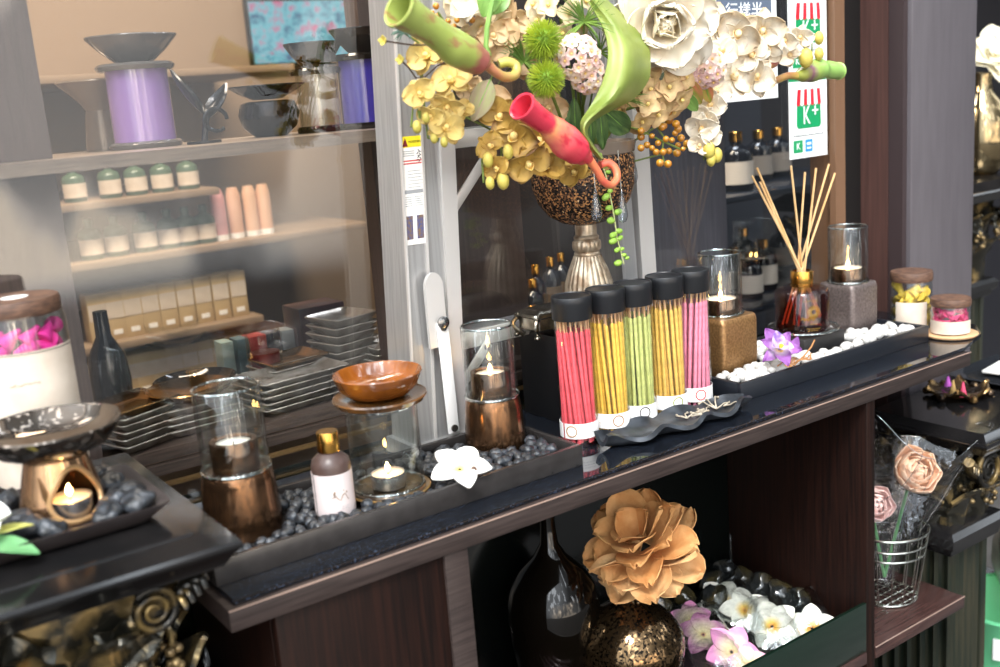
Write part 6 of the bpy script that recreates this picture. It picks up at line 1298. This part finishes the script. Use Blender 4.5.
# ================================================================== signs on the window pane
GF = GY-.0012
def sign_T(p00, p10, p01):
    a, b, c = [on_y(*p, GF) for p in (p00, p10, p01)]; return a, (b.x-a.x), (c.z-a.z)
def payment_sign(label, x0, x1, z0, z1):
    t = thing('payment_sticker', label, 'sticker', (x0, GF, z0)); W, H = x1-x0, z1-z0
    def bx(u0, u1, v0, v1, lay, m, name, par): return MB().span((u0*W, -.0004*lay-.0006, v0*H), (u1*W, -.0004*lay, v1*H)).build(name, m, par, smooth=None)
    base = bx(0, 1, 0, 1, 0, white_sign, 'sticker_base', t); bx(0, 1, .93, 1, 1, green_sign, 'green_header', t); bx(.55, .95, .955, .985, 2, white_sign, 'header_patch', t)
    # shop-front emblem: striped awning over a rounded green panel with K+
    em = MB()
    pts = []
    u0, u1, v0, v1, r = .19*W, .83*W, .36*H, .66*H, .07*W
    for cx, cz, a0 in ((u1-r, v0+r, -PI/2), (u1-.001, v1, 0), (u0+.001, v1, PI), (u0+r, v0+r, PI)):
        if cz == v1: pts.append((cx, cz)); continue
        for k in range(7): a = a0+PI/2*k/6; pts.append((cx+r*math.cos(a), cz+r*math.sin(a)))
    em.put([(x, -.0012, z) for x, z in pts]+[(x, -.0006, z) for x, z in pts], [list(range(len(pts))), [len(pts)+k for k in range(len(pts))][::-1]]+[(k, (k+1) % len(pts), len(pts)+(k+1) % len(pts), len(pts)+k) for k in range(len(pts))]); e = em.build('emblem', green_sign, t, smooth=None)
    rd, wt = MB(), MB()
    for k in range(7):
        xa, xb = u0+(u1-u0)*k/7, u0+(u1-u0)*(k+1)/7; ta, tb = u0+.03*W+(u1-u0-.06*W)*k/7, u0+.03*W+(u1-u0-.06*W)*(k+1)/7
        g = rd if k % 2 == 0 else wt; zl, zh = v1-.005*H, v1+.17*H; xm = (xa+xb)/2
        prof = [(xb, zl), (tb, zh), (ta, zh), (xa, zl), (xa+(xb-xa)*.25, zl-.018*H), (xm, zl-.024*H), (xa+(xb-xa)*.75, zl-.018*H)]
        g.put([(x, -.0016, z) for x, z in prof]+[(x, -.0011, z) for x, z in prof], [list(range(7)), [7+q for q in range(7)][::-1]]+[(q, (q+1) % 7, 7+(q+1) % 7, 7+q) for q in range(7)])
    rd.build('red_awning_stripes', red_sign, e, smooth=None); wt.build('white_awning_stripes', white_sign, e, smooth=None)
    TT = lambda u, v: Matrix.Translation((u*W, -.0018, v*H)) @ Matrix.Rotation(PI/2, 4, 'X') 
    mb = MB(); mb.text('K', .30*W, TT(.44, .505) @ Matrix.Scale(1.45, 4, (0, 1, 0))); mb.text('+', .34*W, TT(.67, .555)); mb.X = TT(.44, .555); mb.X = Matrix()
    mb.build('emblem_letters', white_sign, e, smooth=None)
    mb = MB()
    for k in range(14): mb.span((W*(.10+.058*k), -.0012, H*.265), (W*(.10+.058*k+.040), -.0006, H*(.265+(.022 if k % 3 else .016))))
    mb.build('slogan_print', M('sign grey', (130, 136, 136), .6), t, smooth=None)
    i1 = bx(.10, .34, .07, .22, 1, green_sign, 'green_icon', t); mb = MB(); mb.text('K', .16*W, Matrix.Translation((.22*W, -.0014, .145*H)) @ Matrix.Rotation(PI/2, 4, 'X')); mb.build('icon_letter', white_sign, i1, smooth=None)
    i2 = bx(.41, .60, .07, .22, 1, blue_sign, 'blue_icon', t); bx(.45, .56, .105, .125, 2, white_sign, 'icon_bar', i2).parent = i2; bx(.45, .56, .155, .185, 2, white_sign, 'icon_bar', i2)
    return t
a = on_y(789.5, 158, GF); b = on_y(827.5, 153, GF); c = on_y(791, 69, GF)
payment_sign('lower white and green payment sticker on the window, fully visible', 1.3755, 1.4695, 1.183, 1.314)
payment_sign('upper white and green payment sticker on the window, cut by the pitcher flower', 1.3765, 1.4705, 1.3165, 1.4475)
sx0, sx1 = on_y(712, 60, GF).x, on_y(777, 60, GF).x; sz0, sz1 = 1.283, 1.56
ps = thing('notice_poster', 'white notice with slate heading and Chinese characters, behind the bouquet', 'poster', (sx0-.05, GF, sz0)); PW = sx1-sx0+.05
MB().span((0, -.0006, 0), (PW, 0, sz1-sz0)).build('poster_paper', white_sign, ps, smooth=None)
hd = MB().span((0, -.0012, .098), (PW-.012, -.0006, sz1-sz0-.01)).build('slate_heading', slate_sign, ps, smooth=None)
mb = MB(); mb.text('行樣半', .028, Matrix.Translation((.122, -.0014, .130)) @ Matrix.Rotation(PI/2, 4, 'X'), .0002); mb.build('heading_text', white_sign, hd, smooth=None)
# ================================================================== light
W = bpy.data.worlds.new('sky'); C.world = W; W.use_nodes = True; N = W.node_tree.nodes; L = W.node_tree.links; bg = N['Background']
tc = N.new('ShaderNodeTexCoord')
def vmath(op, a, b=None):
    n = N.new('ShaderNodeVectorMath'); n.operation = op; L.new(a, n.inputs[0])
    if b is not None: n.inputs[1].default_value = b
    return n
def fmath(op, a, b=None, c=None):
    n = N.new('ShaderNodeMath'); n.operation = op
    for i, v in enumerate((a, b, c)):
        if v is None: continue
        if isinstance(v, (int, float)): n.inputs[i].default_value = v
        else: L.new(v, n.inputs[i])
    return n.outputs[0]
def smooth(v, a, b):
    n = N.new('ShaderNodeMapRange'); n.interpolation_type = 'SMOOTHSTEP'; n.inputs[1].default_value = a; n.inputs[2].default_value = b; L.new(v, n.inputs[0]); return n.outputs[0]
sep = N.new('ShaderNodeSeparateXYZ'); L.new(tc.outputs['Generated'], sep.inputs[0])
elev = sep.outputs[2]
d1 = vmath('DOT_PRODUCT', tc.outputs['Generated'], Vector((-.12, -.99, .02)).normalized()).outputs['Value']
street = fmath('MULTIPLY', fmath('MULTIPLY', smooth(d1, .72, .95), smooth(elev, -.155, -.115)), fmath('SUBTRACT', 1, smooth(elev, .22, .36)))       # the sunlit side of the street
blotch = N.new('ShaderNodeTexNoise'); blotch.inputs['Scale'].default_value = 8; blotch.inputs['Detail'].default_value = 3; mp = N.new('ShaderNodeMapping'); mp.inputs['Scale'].default_value = (1, 1, .45); L.new(tc.outputs['Generated'], mp.inputs[0]); L.new(mp.outputs[0], blotch.inputs['Vector'])
street = fmath('MULTIPLY', street, fmath('MULTIPLY_ADD', smooth(blotch.outputs['Fac'], .44, .54), .7, .3))
d2 = vmath('DOT_PRODUCT', tc.outputs['Generated'], Vector((-.62, -.50, .62)).normalized()).outputs['Value']; skyl = smooth(d2, .55, .92)
up = smooth(elev, .0, .75)
win = fmath('MULTIPLY', smooth(blotch.outputs['Fac'], .575, .60), smooth(elev, -.02, .1)); base_ = fmath('ADD', fmath('MULTIPLY_ADD', up, SKY_UP, SKY_BASE), fmath('MULTIPLY', win, SKY_WIN))
d3 = vmath('DOT_PRODUCT', tc.outputs['Generated'], Vector((.8, -.6, .0)).normalized()).outputs['Value']; dark = fmath('SUBTRACT', 1, fmath('MULTIPLY', smooth(d3, .75, .97), .65)); base_ = fmath('MULTIPLY', base_, dark)
tot = fmath('ADD', fmath('MULTIPLY_ADD', street, SKY_STREET, base_), fmath('MULTIPLY', skyl, SKY_OPEN))
mixc = N.new('ShaderNodeMix'); mixc.data_type = 'RGBA'; L.new(street, mixc.inputs[0]); mixc.inputs[6].default_value = (.86, .93, 1, 1); mixc.inputs[7].default_value = (1, .87, .72, 1)
L.new(mixc.outputs[2], bg.inputs[0]); L.new(tot, bg.inputs[1])
s = bpy.data.lights.new('soft_sun', 'SUN'); s.energy = SUN; s.angle = math.radians(16); s.color = (1, .97, .93); so = bpy.data.objects.new('soft_sun', s); COL.objects.link(so); so.rotation_euler = Vector((.42, .42, -.80)).to_track_quat('-Z', 'Y').to_euler()
def lamp(name, loc, rot, sx, sy, e, col):
    l = bpy.data.lights.new(name, 'AREA'); l.shape = 'RECTANGLE'; l.size = sx; l.size_y = sy; l.energy = e; l.color = col; o = bpy.data.objects.new(name, l); COL.objects.link(o); o.location = loc; o.rotation_euler = rot
lamp('shop_fill_light', (.45, 1.45, 2.55), (.35, 0, 0), 1.4, .3, FILL_L, (1, .86, .68)); lamp('bay_fill_light', (1.75, 1.6, 2.4), (0, 0, 0), .5, .3, FILL_R, (.8, .88, 1))  # unseen area lights, added to brighten the shelves behind the pane
V_ = C.view_settings; V_.view_transform = 'Standard'; V_.look = 'None'; V_.exposure = EXPO; V_.gamma = 1; V_.use_curve_mapping = False
C.cycles.use_denoising = True; C.cycles.transparent_max_bounces = 28; C.cycles.max_bounces = 10; C.cycles.glossy_bounces = 6; C.cycles.caustics_reflective = False; C.cycles.sample_clamp_indirect = 6
